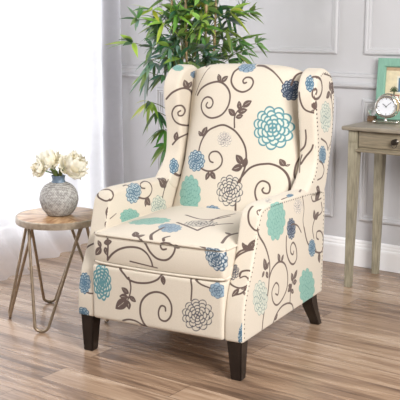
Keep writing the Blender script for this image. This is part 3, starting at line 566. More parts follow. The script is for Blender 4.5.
def wing_charts(co,no):
    ax=np.abs(no); side=(ax[:,0]>=.72); outer=side&(np.sign(no[:,0])==np.sign(co[:,0])); inner=side&~outer
    rest=~side; fr=rest&(no[:,1]<.25); bk=rest&~fr
    right=co[:,0]>0; d={}
    i=np.where(outer|bk)[0]; d['SO']=(i,co[i][:,[1,2]])
    i=np.where(inner|(fr&~right))[0]; u=co[i][:,[1,2]].copy(); u[:,0]=u[:,0]/2.1-np.abs(co[i,0]); d['LWI']=(i,u)
    i=np.where(fr&right)[0]; d['WF']=(i,co[i][:,[0,2]])
    return d
def wing(sx):
    bm=bmesh.new(); x0,x1=(XI-.004,XO) if sx>0 else (-XO,-XI+.004)
    extrude_poly(bm,[tuple(p) for p in catmull(WING,.01,True)],0,x0,x1,bev=.027,seg=5)
    def df(co):
        # wings flare a little outwards towards the front and taper to the top
        f=np.clip((.66-co[:,1])/.12,0,1)*np.clip((co[:,2]-.6)/.2,0,1); co[:,0]-=sx*.003*f
        t=np.clip((co[:,2]-.93)/.12,0,1); co[:,0]-=sx*.010*t**2
        if sx<0: co[:,0]+=.010*np.clip((co[:,2]-.62)/.15,0,1)
        return co
    return upholster('wing',bm,chair,wing_charts,deform=df)
wing(1); wing(-1)
# backrest: slices across x
def arch(x): t=abs(x)/.272; return 1.052-.008*t*t-.040*t**5
def back_ring(x,inset=0):
    za=arch(x); P=[(.545,.36),(.560,.47),(.600,.60),(.638,.74),(.668,.88),(.69,.975),(.700,za-.022),(.716,za-.004),(.735,za),(.765,za-.006),(.795,za-.03),(.808,za-.08),(.81,.87),(.80,.76),(.765,.62),(.738,.50),(.732,.30),(.66,.30)]
    c=np.array([.70,.68]); P=np.array(P)
    if inset: P=c+(P-c)*np.array([1-inset/.1,1-inset/.36])
    return P
bm=bmesh.new(); rings=[]
xs=[-.272,-.266,-.25]+list(np.linspace(-.22,.22,15))+[.25,.266,.272]; ins=[.02,.008,.002]+[0]*15+[.002,.008,.02]
for x,i_ in zip(xs,ins): rings.append([bm.verts.new((x,p[0],p[1])) for p in catmull(back_ring(x,i_),.02,True)[:200]])
nn=min(len(r) for r in rings)
rings2=[]
bm.free(); bm=bmesh.new()
def resample(P,n):
    P=np.vstack([P,P[:1]]); s=np.r_[0,np.cumsum(np.linalg.norm(np.diff(P,axis=0),axis=1))]; t=np.linspace(0,s[-1],n,endpoint=False)
    return np.c_[np.interp(t,s,P[:,0]),np.interp(t,s,P[:,1])]
rings=[[bm.verts.new((x,p[0],p[1])) for p in resample(catmull(back_ring(x,i_),.01,True),120)] for x,i_ in zip(xs,ins)]
for A,B in zip(rings,rings[1:]):
    for k in range(120): bm.faces.new((A[k],A[(k+1)%120],B[(k+1)%120],B[k]))
bm.faces.new(rings[0]); bm.faces.new(rings[-1][::-1])
def back_def(co):
    f=np.clip((.738-co[:,1])/.04,0,1); x=np.clip(np.abs(co[:,0])/.27,0,1); z=np.clip((1.06-co[:,2])/.2,0,1)
    co[:,1]-=f*.045*(1-x**2.2)*np.sqrt(z)
    co[:,1]+=f*.060*x**6*np.clip((co[:,2]-.45)/.2,0,1)
    return co
def back_charts(co,no):
    i=np.where((no[:,1]<.2))[0]; u=co[i][:,[0,2]]; d={'B':(i,u)}
    j=np.where(no[:,1]>=.2)[0]; d2=co[j][:,[0,2]]*np.array([-1,1]); 
    ii=np.r_[i,j]; return {'B':(ii,np.vstack([u,d2]))}
upholster('backrest',bm,chair,back_charts,deform=back_def)
# seat deck / lower body between the arms
def panel_charts(co,no): i=np.where(no[:,1]<-.2)[0]; return {'F':(i,co[i][:,[0,2]])}
bm=bmesh.new(); box(bm,-.274,.274,.035,.728,.145,.40,.012,3); upholster('seat_frame',bm,chair,lambda co,no:{},voxel=.006)
bm=bmesh.new(); box(bm,-.2735,.2725,-.006,.05,.141,.347,.012,3)
upholster('footrest_panel',bm,chair,panel_charts)
bm=bmesh.new(); box(bm,-.272,.272,.006,.66,.352,.462,.018,4)
def cush_def(co):
    t=np.clip((co[:,2]-.41)/.05,0,1); x=np.clip(np.abs(co[:,0])/.272,0,1); y=np.clip(np.abs(co[:,1]-.33)/.325,0,1)
    co[:,2]+=t*.026*(1-x**4)*(1-y**4)
    fr=np.clip((.08-co[:,1])/.07,0,1); zz=(co[:,2]-.407)/.055
    co[:,1]-=fr*.008*np.clip(1-zz**2,0,1)
    co[:,2]-=(1-t)*fr*.006*np.cos(co[:,0]/.272*PI/2)
    return co
def cush_charts(co,no):
    tp=no[:,2]>.5; i=np.where(tp)[0]; j=np.where(~tp&(no[:,1]<.3))[0]
    s=np.abs(no[j,0])>.7; u=co[j][:,[0,2]].copy(); u[s,0]+=np.sign(co[j][s,0])*np.clip(co[j][s,1]-.02,0,1); return {'CT':(i,co[i][:,[0,1]]),'CF':(j,u)}
cushion=upholster('seat_cushion',bm,chair,cush_charts,deform=cush_def)
# piping
def piping(z,y,par,sag=0,name='piping',back=.5):
    P=[(-.271,back,z),(-.272,y+.06,z),(-.266,y+.012,z),(-.25,y-.002,z)]
    for x in np.linspace(-.2,.2,9): P.append((x,y-.004,z-sag*math.cos(x/.272*PI/2)))
    P+=[(.25,y-.002,z),(.266,y+.012,z),(.272,y+.06,z),(.271,back,z)]
    P=catmull(P,.005); bm=bmesh.new(); tube(bm,[tuple(p) for p in P],.0048,8)
    me=bpy.data.meshes.new(name); bmesh.ops.recalc_face_normals(bm,faces=bm.faces[:]); bm.to_mesh(me); bm.free()
    me.polygons.foreach_set('use_smooth',[True]*len(me.polygons))
    paint(me,lambda co,no:{'CF':(np.arange(len(co)),co[:,[0,2]])})
    return new_obj(name,me,M_fab,par)
piping(.461,.006,cushion); piping(.357,.004,cushion,.006)
# legs
def chair_leg(name,r0,r1,z1=.15): bm=bmesh.new(); frustum(bm,r0,r1,0,z1,.003); return obj(name,bm,M_leg,chair)
chair_leg('front_leg',(.292,.333,.014,.052),(.279,.337,.006,.060))
chair_leg('front_leg',(-.333,-.292,.014,.052),(-.337,-.279,.006,.060))
def rear_leg(sx):
    bm=bmesh.new(); secs=[(0,.738,.029),(.015,.730,.030),(.035,.716,.032),(.06,.700,.036),(.09,.682,.042),(.12,.668,.047),(.152,.660,.052)]; rg=[]
    for z,yc,h in secs:
        w=.038+z*.1; x1=.336; rg.append([bm.verts.new((sx*x,y,z)) for x,y in ((x1-w,yc-h*.62),(x1,yc-h*.62),(x1,yc+h*.62),(x1-w,yc+h*.62))])
    for A,B in zip(rg,rg[1:]):
        for k in range(4): bm.faces.new((A[k],A[(k+1)%4],B[(k+1)%4],B[k]))
    bm.faces.new(rg[0]); bm.faces.new(rg[-1]); bmesh.ops.recalc_face_normals(bm,faces=bm.faces[:])
    bmesh.ops.bevel(bm,geom=[e for e in bm.edges if abs(e.verts[0].co.z-e.verts[1].co.z)>.01],offset=.003,segments=2,affect='EDGES')
    return obj('rear_leg',bm,M_leg,chair)
rear_leg(1); rear_leg(-1)
# nailhead trims
def nails(name,path,sx,x=XO,spacing=.0165,r=.0042,keep=None):
    P=catmull(path,.002); s=np.r_[0,np.cumsum(np.linalg.norm(np.diff(P,axis=0),axis=1))]; t=np.arange(0,s[-1],spacing)
    Y=np.interp(t,s,P[:,0]); Z=np.interp(t,s,P[:,1]); bm=bmesh.new()
    for y,z in zip(Y,Z):
        if keep and not keep(y,z): continue
        b=bmesh.new(); bmesh.ops.create_icosphere(b,subdivisions=2,radius=r); bmesh.ops.scale(b,verts=b.verts[:],vec=(.7,1,1)); 
        xx=x-.002
        if z>.93 : xx-=.010*min(1,(z-.93)/.12)**2
        if sx<0 and 'wing' in name: xx-=.010*max(0,min(1,(z-.62)/.15))
        bmesh.ops.translate(b,verts=b.verts[:],vec=(sx*xx,y,z)); merge(bm,b)
    return obj(name,bm,M_nail,chair)
ARMN=[(.014,.16),(.013,.22),(.020,.27),(.040,.325),(.075,.392),(.102,.46),(.122,.53),(.138,.562),(.165,.578),(.25,.582),(.45,.574),(.62,.566),(.70,.556),(.720,.53),(.720,.40),(.714,.16)]
WINGN=[(.600,.612),(.630,.64),(.650,.70),(.646,.78),(.626,.88),(.620,.945),(.632,.980),(.660,1.008),(.700,1.024),(.745,1.018),(.782,.990),(.799,.935),(.798,.86),(.788,.77),(.762,.68),(.745,.61)]
for sx in (1,-1):
    nails('arm_nailhead_trim',ARMN,sx); nails('wing_nailhead_trim',WINGN,sx,keep=lambda y,z:y<.66 and z<.90); nails('wing_nailhead_trim',WINGN,sx,keep=lambda y,z:y>.652)
# ================================================================ ROOM
S0=-.66; S1=2.6; YF=-5.0
def plane_obj(name,bm,mat): return struct(obj(name,bm,mat,smooth=False))
bm=bmesh.new(); box(bm,S0-.12,S1,YF,.12,-.05,0); plane_obj('floor',bm,M_floor)
bm=bmesh.new(); box(bm,S0-.12,S1,0,.12,0,2.6); plane_obj('wall_back',bm,M_wall)
# left wall with window opening
WY0,WY1,WZ0,WZ1=-3.2,-.15,.06,2.3
bm=bmesh.new(); box(bm,S0-.12,S0,WY1,0,0,2.6); box(bm,S0-.12,S0,YF,WY0,0,2.6); box(bm,S0-.12,S0,WY0,WY1,WZ1,2.6); box(bm,S0-.12,S0,WY0,WY1,0,WZ0); plane_obj('wall_left',bm,M_wall)
bm=bmesh.new()
for y in np.linspace(WY0,WY1,8):
    w=.03 if y in (WY0,WY1) else .013
    yy=min(max(y,WY0+.03),WY1-.03); box(bm,S0-.075,S0-.035,yy-w,yy+w,WZ0,WZ1)
for z in (WZ0+.03,.435,.79,1.145,1.5,1.855,WZ1-.03):
    w=.03 if z in (WZ0+.03,WZ1-.03) else .013
    box(bm,S0-.074,S0-.036,WY0,WY1,z-w,z+w)
win=plane_obj('window_1',bm,M_winframe)
bm=bmesh.new(); box(bm,S0-.058,S0-.054,WY0+.02,WY1-.02,WZ0+.02,WZ1-.02); g=obj('window_pane',bm,M_glass,win,smooth=False)
for z in (.995,.576):
    bm=bmesh.new(); box(bm,S0-.036,S0+.02,-.27,-.19,z-.022,z+.022,.004); obj('window_hinge',bm,M_tag,win)
# wall mouldings (picture-frame panels), chair rail and baseboards
def moulding(name,s0,s1,z0,z1,w=.036):
    """mitred frame with a stepped profile"""
    prof=[(0,0),(0,.008),(.006,.014),(.013,.015),(.018,.009),(.026,.009),(.030,.004),(w,.003),(w,0)]
    bm=bmesh.new(); rings=[]
    for dx,d in prof:
        a,b,c,e=s0+dx,s1-dx,z0+dx,z1-dx
        rings.append([bm.verts.new((x,-d-.0005,z)) for x,z in ((a,c),(b,c),(b,e),(a,e))])
    for A,B in zip(rings,rings[1:]):
        for k in range(4): bm.faces.new((A[k],A[(k+1)%4],B[(k+1)%4],B[k]))
    return plane_obj(name,bm,M_trim)
k=1
for (a,b) in ((-.30,.842),(.988,2.13)):
    moulding('trim_%d'%k,a,b,1.058,2.35); k+=1
    moulding('trim_%d'%k,a,b,.235,.845); k+=1
def rail(name,prof,s0,s1,mat,axis='s'):
    bm=bmesh.new(); A=[];B=[]
    for d,z in prof:
        A.append(bm.verts.new((s0,-d,z))); B.append(bm.verts.new((s1,-d,z)))
    for i in range(len(prof)-1): bm.faces.new((A[i],A[i+1],B[i+1],B[i]))
    bm.faces.new(A); bm.faces.new(B[::-1]); return plane_obj(name,bm,mat)
rail('trim_%d'%k,[(0,.893),(.014,.895),(.024,.903),(.026,.912),(.016,.918),(.010,.924),(.010,.945),(.014,.950),(.014,.962),(.006,.966),(0,.967)],S0,S1,M_trim)
rail('baseboard_back',[(0,.001),(.018,.001),(.018,.09),(.016,.098),(.012,.102),(.012,.112),(.009,.118),(.009,.126),(.004,.134),(0,.135)],S0,S1,M_base)
# left baseboard on the pier
bm=bmesh.new(); box(bm,S0,S0+.016,WY1,-.0185,.001,.13,.003); plane_obj('baseboard_left',bm,M_base)
# ================================================================ CURTAIN
def curtain():
    bm=bmesh.new(); ny,nz=420,70; V=[]
    for i in range(ny+1):
        u=i/ny; y=-.03-3.25*u; row=[]
        for j in range(nz+1):
            v=j/nz; z=.006+2.44*v
            fold=.026*math.sin(u*118+.8*math.sin(u*21))+.012*math.sin(u*53+2+1.2*v)
            s=S0+.115+fold*(1-.25*v)
            fl=max(0,1-z/.30)**2.0; near=min(1,max(0,(-y-.25)/1.0))
            s+=fl*(.06+.24*near)+fl*.03*math.sin(u*40+1)
            zz=z+fl*.012*math.sin(u*60)*0
            row.append(bm.verts.new((s,y,zz)))
        V.append(row)
    for i in range(ny):
        for j in range(nz): bm.faces.new((V[i][j],V[i+1][j],V[i+1][j+1],V[i][j+1]))
    o=obj('sheer_curtain',bm,M_sheer,smooth=True); o.location=P0; o.rotation_euler=(0,0,-WTH)
    tag(o,'white sheer floor-length curtain hanging in soft folds before the bright window','curtain'); return o
curtain()
# ================================================================ SIDE TABLE
TB=Vector((-.573,3.79,0)); TH_=.45
tab=empty('round_side_table',TB,0,'small round side table with wood top and four metal hairpin legs left of the armchair','table')
bm=bmesh.new(); lathe(bm,[(0,TH_-.022),(.168,TH_-.022),(.168,TH_-.001),(.166,TH_),(0,TH_)],96); obj('tabletop',bm,M_ttop,tab)
bm=bmesh.new(); lathe(bm,[(.1685,TH_-.026),(.173,TH_-.027),(.1745,TH_-.024),(.1745,TH_-.003),(.1725,TH_-.0005),(.1685,TH_-.0005),(.1685,TH_-.026)],96); obj('metal_rim',bm,M_rim,tab)
bm=bmesh.new(); lathe(bm,[(0,TH_-.030),(.15,TH_-.030),(.15,TH_-.0225),(0,TH_-.0225)],64); obj('mounting_plate',bm,M_rim,tab)
for (b_,t0,t1,cr) in (((-.631,3.636),(-.682,3.70),(-.474,3.705),.030),((-.796,3.828),(-.664,3.70),(-.712,3.86),.022),((-.661,4.041),(-.700,3.84),(-.478,3.91),.030),((-.389,3.775),(-.560,3.92),(-.452,3.715),.026)):
    top=TH_-.028; A_=Vector((t0[0],t0[1],top))-TB; B_=Vector((t1[0],t1[1],top))-TB; bb=Vector((b_[0],b_[1],0))-TB
    tg=(A_-B_); tg.z=0; tg.normalize(); arc=[]
    for q in np.linspace(.14*PI,.86*PI,15): arc.append(bb+tg*(cr*math.cos(q))+Vector((0,0,.0065+cr*(1-math.sin(q)))))
    pts=[A_]+[A_.lerp(arc[0],t) for t in np.linspace(.15,.97,7)]+arc+[arc[-1].lerp(B_,t) for t in np.linspace(.03,.85,7)]+[B_]
    bm=bmesh.new(); tube(bm,catmull([tuple(p) for p in pts],.01),.0064,10); obj('hairpin_leg',bm,M_metal,tab)
# vase
VB=Vector((-.571,3.79,TH_))
vase=empty('bud_vase',VB,0,'round grey carved ceramic vase with a blue neck on the side table','vase')
bm=bmesh.new(); lathe(bm,catmull([(0,0.001),(.036,.001),(.046,.003),(.052,.006),(.068,.028),(.0775,.056),(.0785,.070),(.074,.094),(.060,.118),(.040,.131),(.030,.135),(.026,.133),(.03,.11),(0,.1)],.004),64); obj('body',bm,M_vase,vase)
bm=bmesh.new(); lathe(bm,catmull([(.027,.128),(.0285,.136),(.0255,.144),(.0265,.156),(.029,.161),(.027,.163),(.0235,.158),(.0225,.144),(.023,.13)],.003),48); obj('neck',bm,M_neck,vase)
def tintmesh(name,faces_tints,verts,faces,mat,parent):
    me=bpy.data.meshes.new(name); me.from_pydata(verts,[],faces); me.update()
    at=me.attributes.new('tint','FLOAT_COLOR','POINT'); at.data.foreach_set('color',np.array(faces_tints,np.float32).ravel())
    me.polygons.foreach_set('use_smooth',[True]*len(faces)); return new_obj(name,me,mat,parent)
def petal_geo(verts,faces,tints,c,dirv,up,R,size,curl,col,rng):
    """one cupped, ruffled petal rooted below the bloom's middle and opening along dirv"""
    d=dirv.normalized(); t1=d.cross(up).normalized() if abs(d.dot(up))<.95 else d.cross(Vector((1,0,0))).normalized(); t2=t1.cross(d)
    b0=len(verts); n=9; m=8; ph=rng.random()*6; amp=.10*R; tilt=rng.uniform(-.3,.3)
    for i in range(n+1):
        for j in range(m+1):
            u=(i/n-.5)*2; v=j/m
            w=size*(.25+.75*math.sin(PI*min(.95,.1+.72*v)))
            rad=R*(.55+.45*math.sin(min(1,v*1.25)*PI/2))+amp*v*v*(math.sin(u*6+ph)+.6*math.sin(u*11+2*ph))+R*.16*curl*max(0,v-.6)*2
            ang_u=u*w/R; ang_v=(v-.45)*size*1.5/R
            p=d*math.cos(ang_u)*math.cos(ang_v)+t1*math.sin(ang_u)+t2*(math.sin(ang_v)+tilt*u*.2)
            verts.append(tuple(c+p*rad)); k=.93+.07*v; tints.append((col[0]*k,col[1]*k,col[2]*k*k,1))
    for i in range(n):
        for j in range(m):
            k=b0+i*(m+1)+j; faces.append((k,k+1,k+m+2,k+m+1))
def peony(name,center,R,label,nleaf,seed):
    rng=random.Random(seed); base=VB+Vector((0,0,.155)); o=empty(name,base,0,label,'flower','cream peonies in the vase')
    c=Vector(center)-base; verts=[];faces=[];tints=[]
    axis=(c.normalized()+Vector((0,-.5,.2))).normalized()
    for layer,(rr,cnt,sz) in enumerate(((.36,7,.30),(.58,10,.42),(.80,14,.50),(1.0,15,.52))):
        for k in range(cnt):
            z=1-2*(k+.5)/cnt; ph=k*2.399+layer+rng.random()*.5; v=Vector((math.cos(ph)*math.sqrt(1-z*z),math.sin(ph)*math.sqrt(1-z*z),z))
            if v.dot(axis)<-.75: continue
            t=rng.random(); col=L4((252,251-4*t-3*(3-layer),244-12*t-9*(3-layer))) 
            if layer==0: col=L4((242,240,180))
            petal_geo(verts,faces,tints,c,v,axis,R*rr,R*sz,1.0+rng.random(),col,rng)
    tintmesh('bloom',tints,verts,faces,M_petal,o)
    bm=bmesh.new(); s0=Vector((c.x*.15,c.y*.15,-.05)); mid=Vector((c.x*.3,c.y*.3,c.z*.45)); tube(bm,catmull([tuple(s0),tuple(mid*.5+s0*.1),tuple(mid),tuple(c*.95)],.006),.0028,8); obj('stem',bm,M_stem,o)
    verts=[];faces=[];tints=[]
    for k in range(nleaf):
        a=rng.uniform(-2.6,-.5); d=Vector((math.cos(a)*.5,math.sin(a)*.7,1)).normalized(); st=Vector((0,-.008,.0))
        bamboo_leaf(verts,faces,tints,st+Vector((rng.uniform(-.01,.01),-.01,0)),d,rng.uniform(.055,.085),.013,.25,L4((104+rng.uniform(-15,25),140+rng.uniform(-15,20),72)),rng)
    if nleaf: tintmesh('leaf',tints,verts,faces,M_leaf,o)
    return o
def bamboo_leaf(verts,faces,tints,b,d,L,w,droop,col,rng):
    d=d.normalized(); g=Vector((0,0,-1)); side=d.cross(Vector((0,0,1)))
    side=side.normalized() if side.length>.05 else Vector((1,0,0))
    rot=Matrix.Rotation(rng.uniform(-.9,.9),3,d); side=rot@side; nrm=side.cross(d)
    b0=len(verts); n=7
    for i in range(n+1):
        t=i/n; p=b+d*(L*t)+g*(droop*L*t*t)
        ww=w*(math.sin(PI*min(1,.06+.94*t)**.75))*.5+.0002
        for s,f in ((-1,.22),(0,0),(1,.22)):
            verts.append(tuple(p+side*(s*ww)+nrm*(f*ww))); k=1.0 if s else .85
            tints.append((col[0]*k,col[1]*k,col[2]*k,1))
    for i in range(n):
        k=b0+i*3; faces.append((k,k+1,k+4,k+3)); faces.append((k+1,k+2,k+5,k+4))
peony('peony_flower',(-.604,3.785,.668),.046,'cream peony with a full round bloom at the upper left of the vase',5,3)
peony('peony_flower',(-.638,3.745,.644),.031,'smallest cream peony, low at the left of the vase neck',2,5)
peony('peony_flower',(-.508,3.770,.652),.053,'largest cream peony, leaning right over the vase with a yellowish centre',4,9)
# ================================================================ CONSOLE TABLE
CB=room_pt(1.109,-.385); con=empty('console_table',CB,-WTH,'narrow weathered grey-oak console table with one drawer against the panelled wall','table')
CL=.48; CD=.318
bm=bmesh.new()
extrude_poly(bm,[(-.022,-.024),(CL+.022,-.024),(CL+.022,CD+.012),(-.022,CD+.012)],2,.736,.756,bev=.006,seg=3); obj('tabletop',bm,M_ctop,con)
for (x,y,ix,iy) in ((0,0,1,1),(CL,0,-1,1),(0,CD,1,-1),(CL,CD,-1,-1)):
    bm=bmesh.new()
    def rc(w): xa,xb=sorted((x,x+ix*w)); ya,yb=sorted((y,y+iy*w)); return (xa,xb,ya,yb)
    frustum(bm,rc(.030),rc(.046),0,.66,.002); box(bm,*rc(.046),.655,.7355,.002)
    lg=obj('leg',bm,M_cleg,con)
    if y==0:
        b2=bmesh.new(); xa,xb,ya,yb=rc(.046); box(b2,xa+.004,xb-.004,-.006,.004,.684,.732,.002); obj('corner_block',b2,M_cleg,lg)
bm=bmesh.new(); box(bm,.046,CL-.046,.010,.028,.650,.7355); obj('front_apron',bm,M_console,con,smooth=False)
bm=bmesh.new(); box(bm,.010,.028,.046,CD-.046,.650,.7355); obj('side_apron',bm,M_console,con,smooth=False)
bm=bmesh.new(); box(bm,CL-.028,CL-.010,.046,CD-.046,.650,.7355); obj('side_apron',bm,M_console,con,smooth=False)
bm=bmesh.new(); box(bm,.046,CL-.046,CD-.028,CD-.010,.650,.7355); obj('rear_apron',bm,M_console,con,smooth=False)
bm=bmesh.new(); extrude_poly(bm,[(.040,.640),(.040,.652),(CL-.040,.652),(CL-.040,.640)],1,-.006,.03,bev=.003); obj('lower_rail',bm,M_console,con)
bm=bmesh.new(); box(bm,.052,CL-.052,.002,.0105,.6625,.7325,.002); dr=obj('drawer',bm,M_console,con)
bm=bmesh.new(); lathe(bm,[(0,-.004),(.013,-.004),(.014,0),(.0095,.003),(.006,.007),(.006,.012),(.011,.016),(.0135,.022),(.011,.028),(0,.030)],24)
bmesh.ops.rotate(bm,verts=bm.verts[:],cent=(0,0,0),matrix=Matrix.Rotation(PI/2,3,'X')); bmesh.ops.translate(bm,verts=bm.verts[:],vec=(CL/2-.008,.0015,.698)); obj('knob',bm,M_knob,dr)
bm=bmesh.new(); tube(bm,[(CL/2-.008+.013*math.cos(q),-.016,.688+.015*math.sin(q)) for q in np.linspace(-PI,0,12)],.0018,6); obj('pull_ring',bm,M_knob,dr)
# clock
TZ=.7565
ck=empty('desk_clock',room_pt(1.212,-.215,TZ),-WTH+.25,'round polished silver desk clock with a white dial on the console table','clock')
def ring_y(bm,R,r,yc,zc,n=48,m=10,sy=1.0):
    b=bmesh.new(); tube(b,[(R*math.cos(2*PI*i/n),yc,zc+R*math.sin(2*PI*i/n)) for i in range(n)],r,m,True)
    if sy!=1: bmesh.ops.scale(b,verts=b.verts[:],vec=(1,sy,1))
    merge(bm,b)
def disc_y(bm,R,y0,y1,zc,n=48,prof=None):
    b=bmesh.new(); lathe(b,prof or [(0,y0),(R,y0),(R,y1),(0,y1)],n); bmesh.ops.rotate(b,verts=b.verts[:],cent=(0,0,0),matrix=Matrix.Rotation(-PI/2,3,'X')); bmesh.ops.translate(b,verts=b.verts[:],vec=(0,0,zc)); merge(bm,b)
ZC=.0695
bm=bmesh.new(); disc_y(bm,.04,0,0,ZC,prof=[(0,.034),(.030,.034),(.040,.026),(.043,.010),(.043,-.006),(.0405,-.010),(.0385,-.004),(0,-.003)]); obj('case',bm,M_silver,ck)
bm=bmesh.new(); ring_y(bm,.0405,.0058,-.008,ZC); obj('bezel',bm,M_silver,ck)
bm=bmesh.new(); ring_y(bm,.048,.0032,.034,ZC); obj('handle_ring',bm,M_silver,ck)
bm=bmesh.new(); disc_y(bm,.0375,-.0060,-.0035,ZC); dial=obj('dial',bm,M_dial,ck)
bm=bmesh.new()
for h in range(12):
    a=h*PI/6; L=.006 if h%3==0 else .0035; w=.0010 if h%3==0 else .0006
    b=bmesh.new(); box(b,-w,w,-.0066,-.0058,.034-L,.034); bmesh.ops.rotate(b,verts=b.verts[:],cent=(0,0,0),matrix=Matrix.Rotation(a,3,'Y')); bmesh.ops.translate(b,verts=b.verts[:],vec=(0,0,ZC)); merge(bm,b)
obj('hour_marks',bm,M_ink,dial,smooth=False)
for ang,L,w in ((50,.027,.0009),(-52,.018,.0012)):
    bm=bmesh.new(); box(bm,-w,w,-.0074,-.0066,-.004,L); bmesh.ops.rotate(bm,verts=bm.verts[:],cent=(0,0,0),matrix=Matrix.Rotation(math.radians(ang),3,'Y')); bmesh.ops.translate(bm,verts=bm.verts[:],vec=(0,0,ZC)); obj('hand',bm,M_ink,dial,smooth=False)
bm=bmesh.new(); lathe(bm,[(0,.006),(.009,.006),(.005,.012),(.004,.022),(.006,.029),(.006,.034),(0,.034)],20); obj('post',bm,M_silver,ck)
bm=bmesh.new(); box(bm,-.046,.046,-.013,.013,.004,.009,.002); 
for sx in (-1,1):
    for sy in (-1,1):
        b=bmesh.new(); bmesh.ops.create_uvsphere(b,u_segments=16,v_segments=10,radius=.0065); bmesh.ops.translate(b,verts=b.verts[:],vec=(sx*.046,sy*.013,.0065)); merge(bm,b)
obj('base',bm,M_silver,ck)
ck.scale=(1.13,1.13,1.13)
# crystal ball on a block
orn=empty('crystal_ornament',room_pt(1.118,-.165,TZ),-WTH,'small clear glass ball on a brown wooden block left of the clock','ornament')
bm=bmesh.new(); box(bm,-.017,.017,-.017,.017,0,.026,.002); obj('block',bm,M_block,orn)
bm=bmesh.new(); bmesh.ops.create_uvsphere(bm,u_segments=32,v_segments=20,radius=.019); bmesh.ops.translate(bm,verts=bm.verts[:],vec=(0,0,.0445)); obj('glass_ball',bm,M_crystal,orn)
# picture frame leaning on the wall
FW,FH=.33,.29
fr=empty('picture_frame',room_pt(1.084,-.05,TZ),-WTH,'aqua picture frame with a beach-house picture leaning on the wall behind the clock','picture')
fr.rotation_euler=(-.07,0,-WTH)
fb=.042
bm=bmesh.new()
prof=[(0,0),(0,-.018),(.004,-.021),(fb-.006,-.021),(fb,-.014),(fb,-.006)]
rings=[]
for dx,d in prof: rings.append([bm.verts.new(p) for p in ((dx,d,dx),(FW-dx,d,dx),(FW-dx,d,FH-dx),(dx,d,FH-dx))])
for A,B in zip(rings,rings[1:]):
    for q in range(4): bm.faces.new((A[q],A[(q+1)%4],B[(q+1)%4],B[q]))
bm.faces.new(rings[0]); obj('frame',bm,M_teal,fr,smooth=False)
def pm(n,c,r=.5,nz=.08): return simple(n,c,r,noise=nz,scale=40)
art=[('print',(fb-.001,FW-fb+.001,fb-.001,FH-fb+.001),pm('art_siding',(226,212,176)),0),
]
bm=bmesh.new(); box(bm,fb-.002,FW-fb+.002,-.0085,-.006,fb-.002,FH-fb+.002); pr=obj('print',bm,pm('art_siding',(228,214,180)),fr,smooth=False)
def art_piece(name,rects,mat,lay):
    bm=bmesh.new()
    for (a,b,c,d) in rects: box(bm,fb+a,fb+b,-.0087-.0004*lay,-.0084-.0004*lay+.0002,fb+c,fb+d)
    return obj(name,bm,mat,pr,smooth=False)
PW=FW-2*fb; PH=FH-2*fb
art_piece('painted_eave',[(0,PW,PH-.016,PH)],pm('art_roof',(188,160,128)),1)
art_piece('painted_sand',[(0,PW,0,.058)],pm('art_sand',(214,190,146)),1)
art_piece('painted_planks',[(0,PW,.058,.072)],pm('art_deck',(196,206,190)),1)
art_piece('painted_window_frame',[(.058,.15,.085,.165)],pm('art_white',(230,228,214)),1)
art_piece('painted_window',[(.066,.142,.092,.157)],pm('art_blue',(84,122,150)),2)
art_piece('painted_bench',[(.028,.075,.072,.078),(.032,.037,.058,.072),(.066,.071,.058,.072)],pm('art_bench',(172,112,92)),2)
bm=bmesh.new()
box(bm,fb+.043,fb+.050,-.0098,-.0094,fb+.078,fb+.094)
for q in np.linspace(.1,PI-.1,9):
    b=bmesh.new(); box(b,0,.022,-.0100,-.0096,-.0022,.0022); bmesh.ops.rotate(b,verts=b.verts[:],cent=(0,0,0),matrix=Matrix.Rotation(-q*1.1+.15,3,'Y')); bmesh.ops.translate(b,verts=b.verts[:],vec=(fb+.0465,0,fb+.094)); merge(bm,b)
obj('painted_palm',bm,pm('art_palm',(76,88,54)),pr,smooth=False)
# ================================================================ BAMBOO PLANT
PB=Vector((-.02,4.60,0)); pl=empty('bamboo_plant',PB,0,'tall leafy artificial bamboo plant with tan canes behind the armchair','plant')
bm=bmesh.new(); lathe(bm,[(0,.001),(.10,.001),(.105,.01),(.125,.24),(.13,.26),(.12,.262),(.115,.24),(0,.235)],48); obj('planter',bm,M_pot,pl)
bm=bmesh.new(); lathe(bm,[(0,.236),(.113,.236),(.113,.246),(0,.25)],32); so=obj('soil',bm,M_soil,pl)
rng=random.Random(11); verts=[];faces=[];tints=[]; tw=bmesh.new()
canes=[((-.03,-.05),(-.055,-.13)),((.02,-.06),(.065,-.13)),((-.06,.0),(-.14,-.04)),((.05,.02),(.12,.0)),((.0,.05),(.0,.07)),((-.05,.05),(-.08,.10))]
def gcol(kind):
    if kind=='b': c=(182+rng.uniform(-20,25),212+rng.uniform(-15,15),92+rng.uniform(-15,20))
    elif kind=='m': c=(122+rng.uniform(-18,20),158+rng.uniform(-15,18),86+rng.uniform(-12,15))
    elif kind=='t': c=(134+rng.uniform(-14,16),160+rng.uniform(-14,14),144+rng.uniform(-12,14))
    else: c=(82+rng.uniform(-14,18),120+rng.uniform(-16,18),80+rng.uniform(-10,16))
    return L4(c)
def fan(c,axis,n,L,kind,spread=1.1,droop=.35,w=.0205):
    axis=axis.normalized()
    for k in range(n):
        r=Vector((rng.gauss(0,1),rng.gauss(0,1),rng.gauss(0,.8))).normalized(); d=(axis+r*spread).normalized()
        kk=kind if rng.random()<.75 else rng.choice('md')
        bamboo_leaf(verts,faces,tints,c+d*.006,d,L*rng.uniform(.7,1.15),w*rng.uniform(.8,1.2),droop*rng.uniform(.4,1.4),gcol(kk),rng)
def cane_at(cn,z): (a,b)=cn; t=z/2.0; return Vector((a[0]+(b[0]-a[0])*t,a[1]+(b[1]-a[1])*t,z))
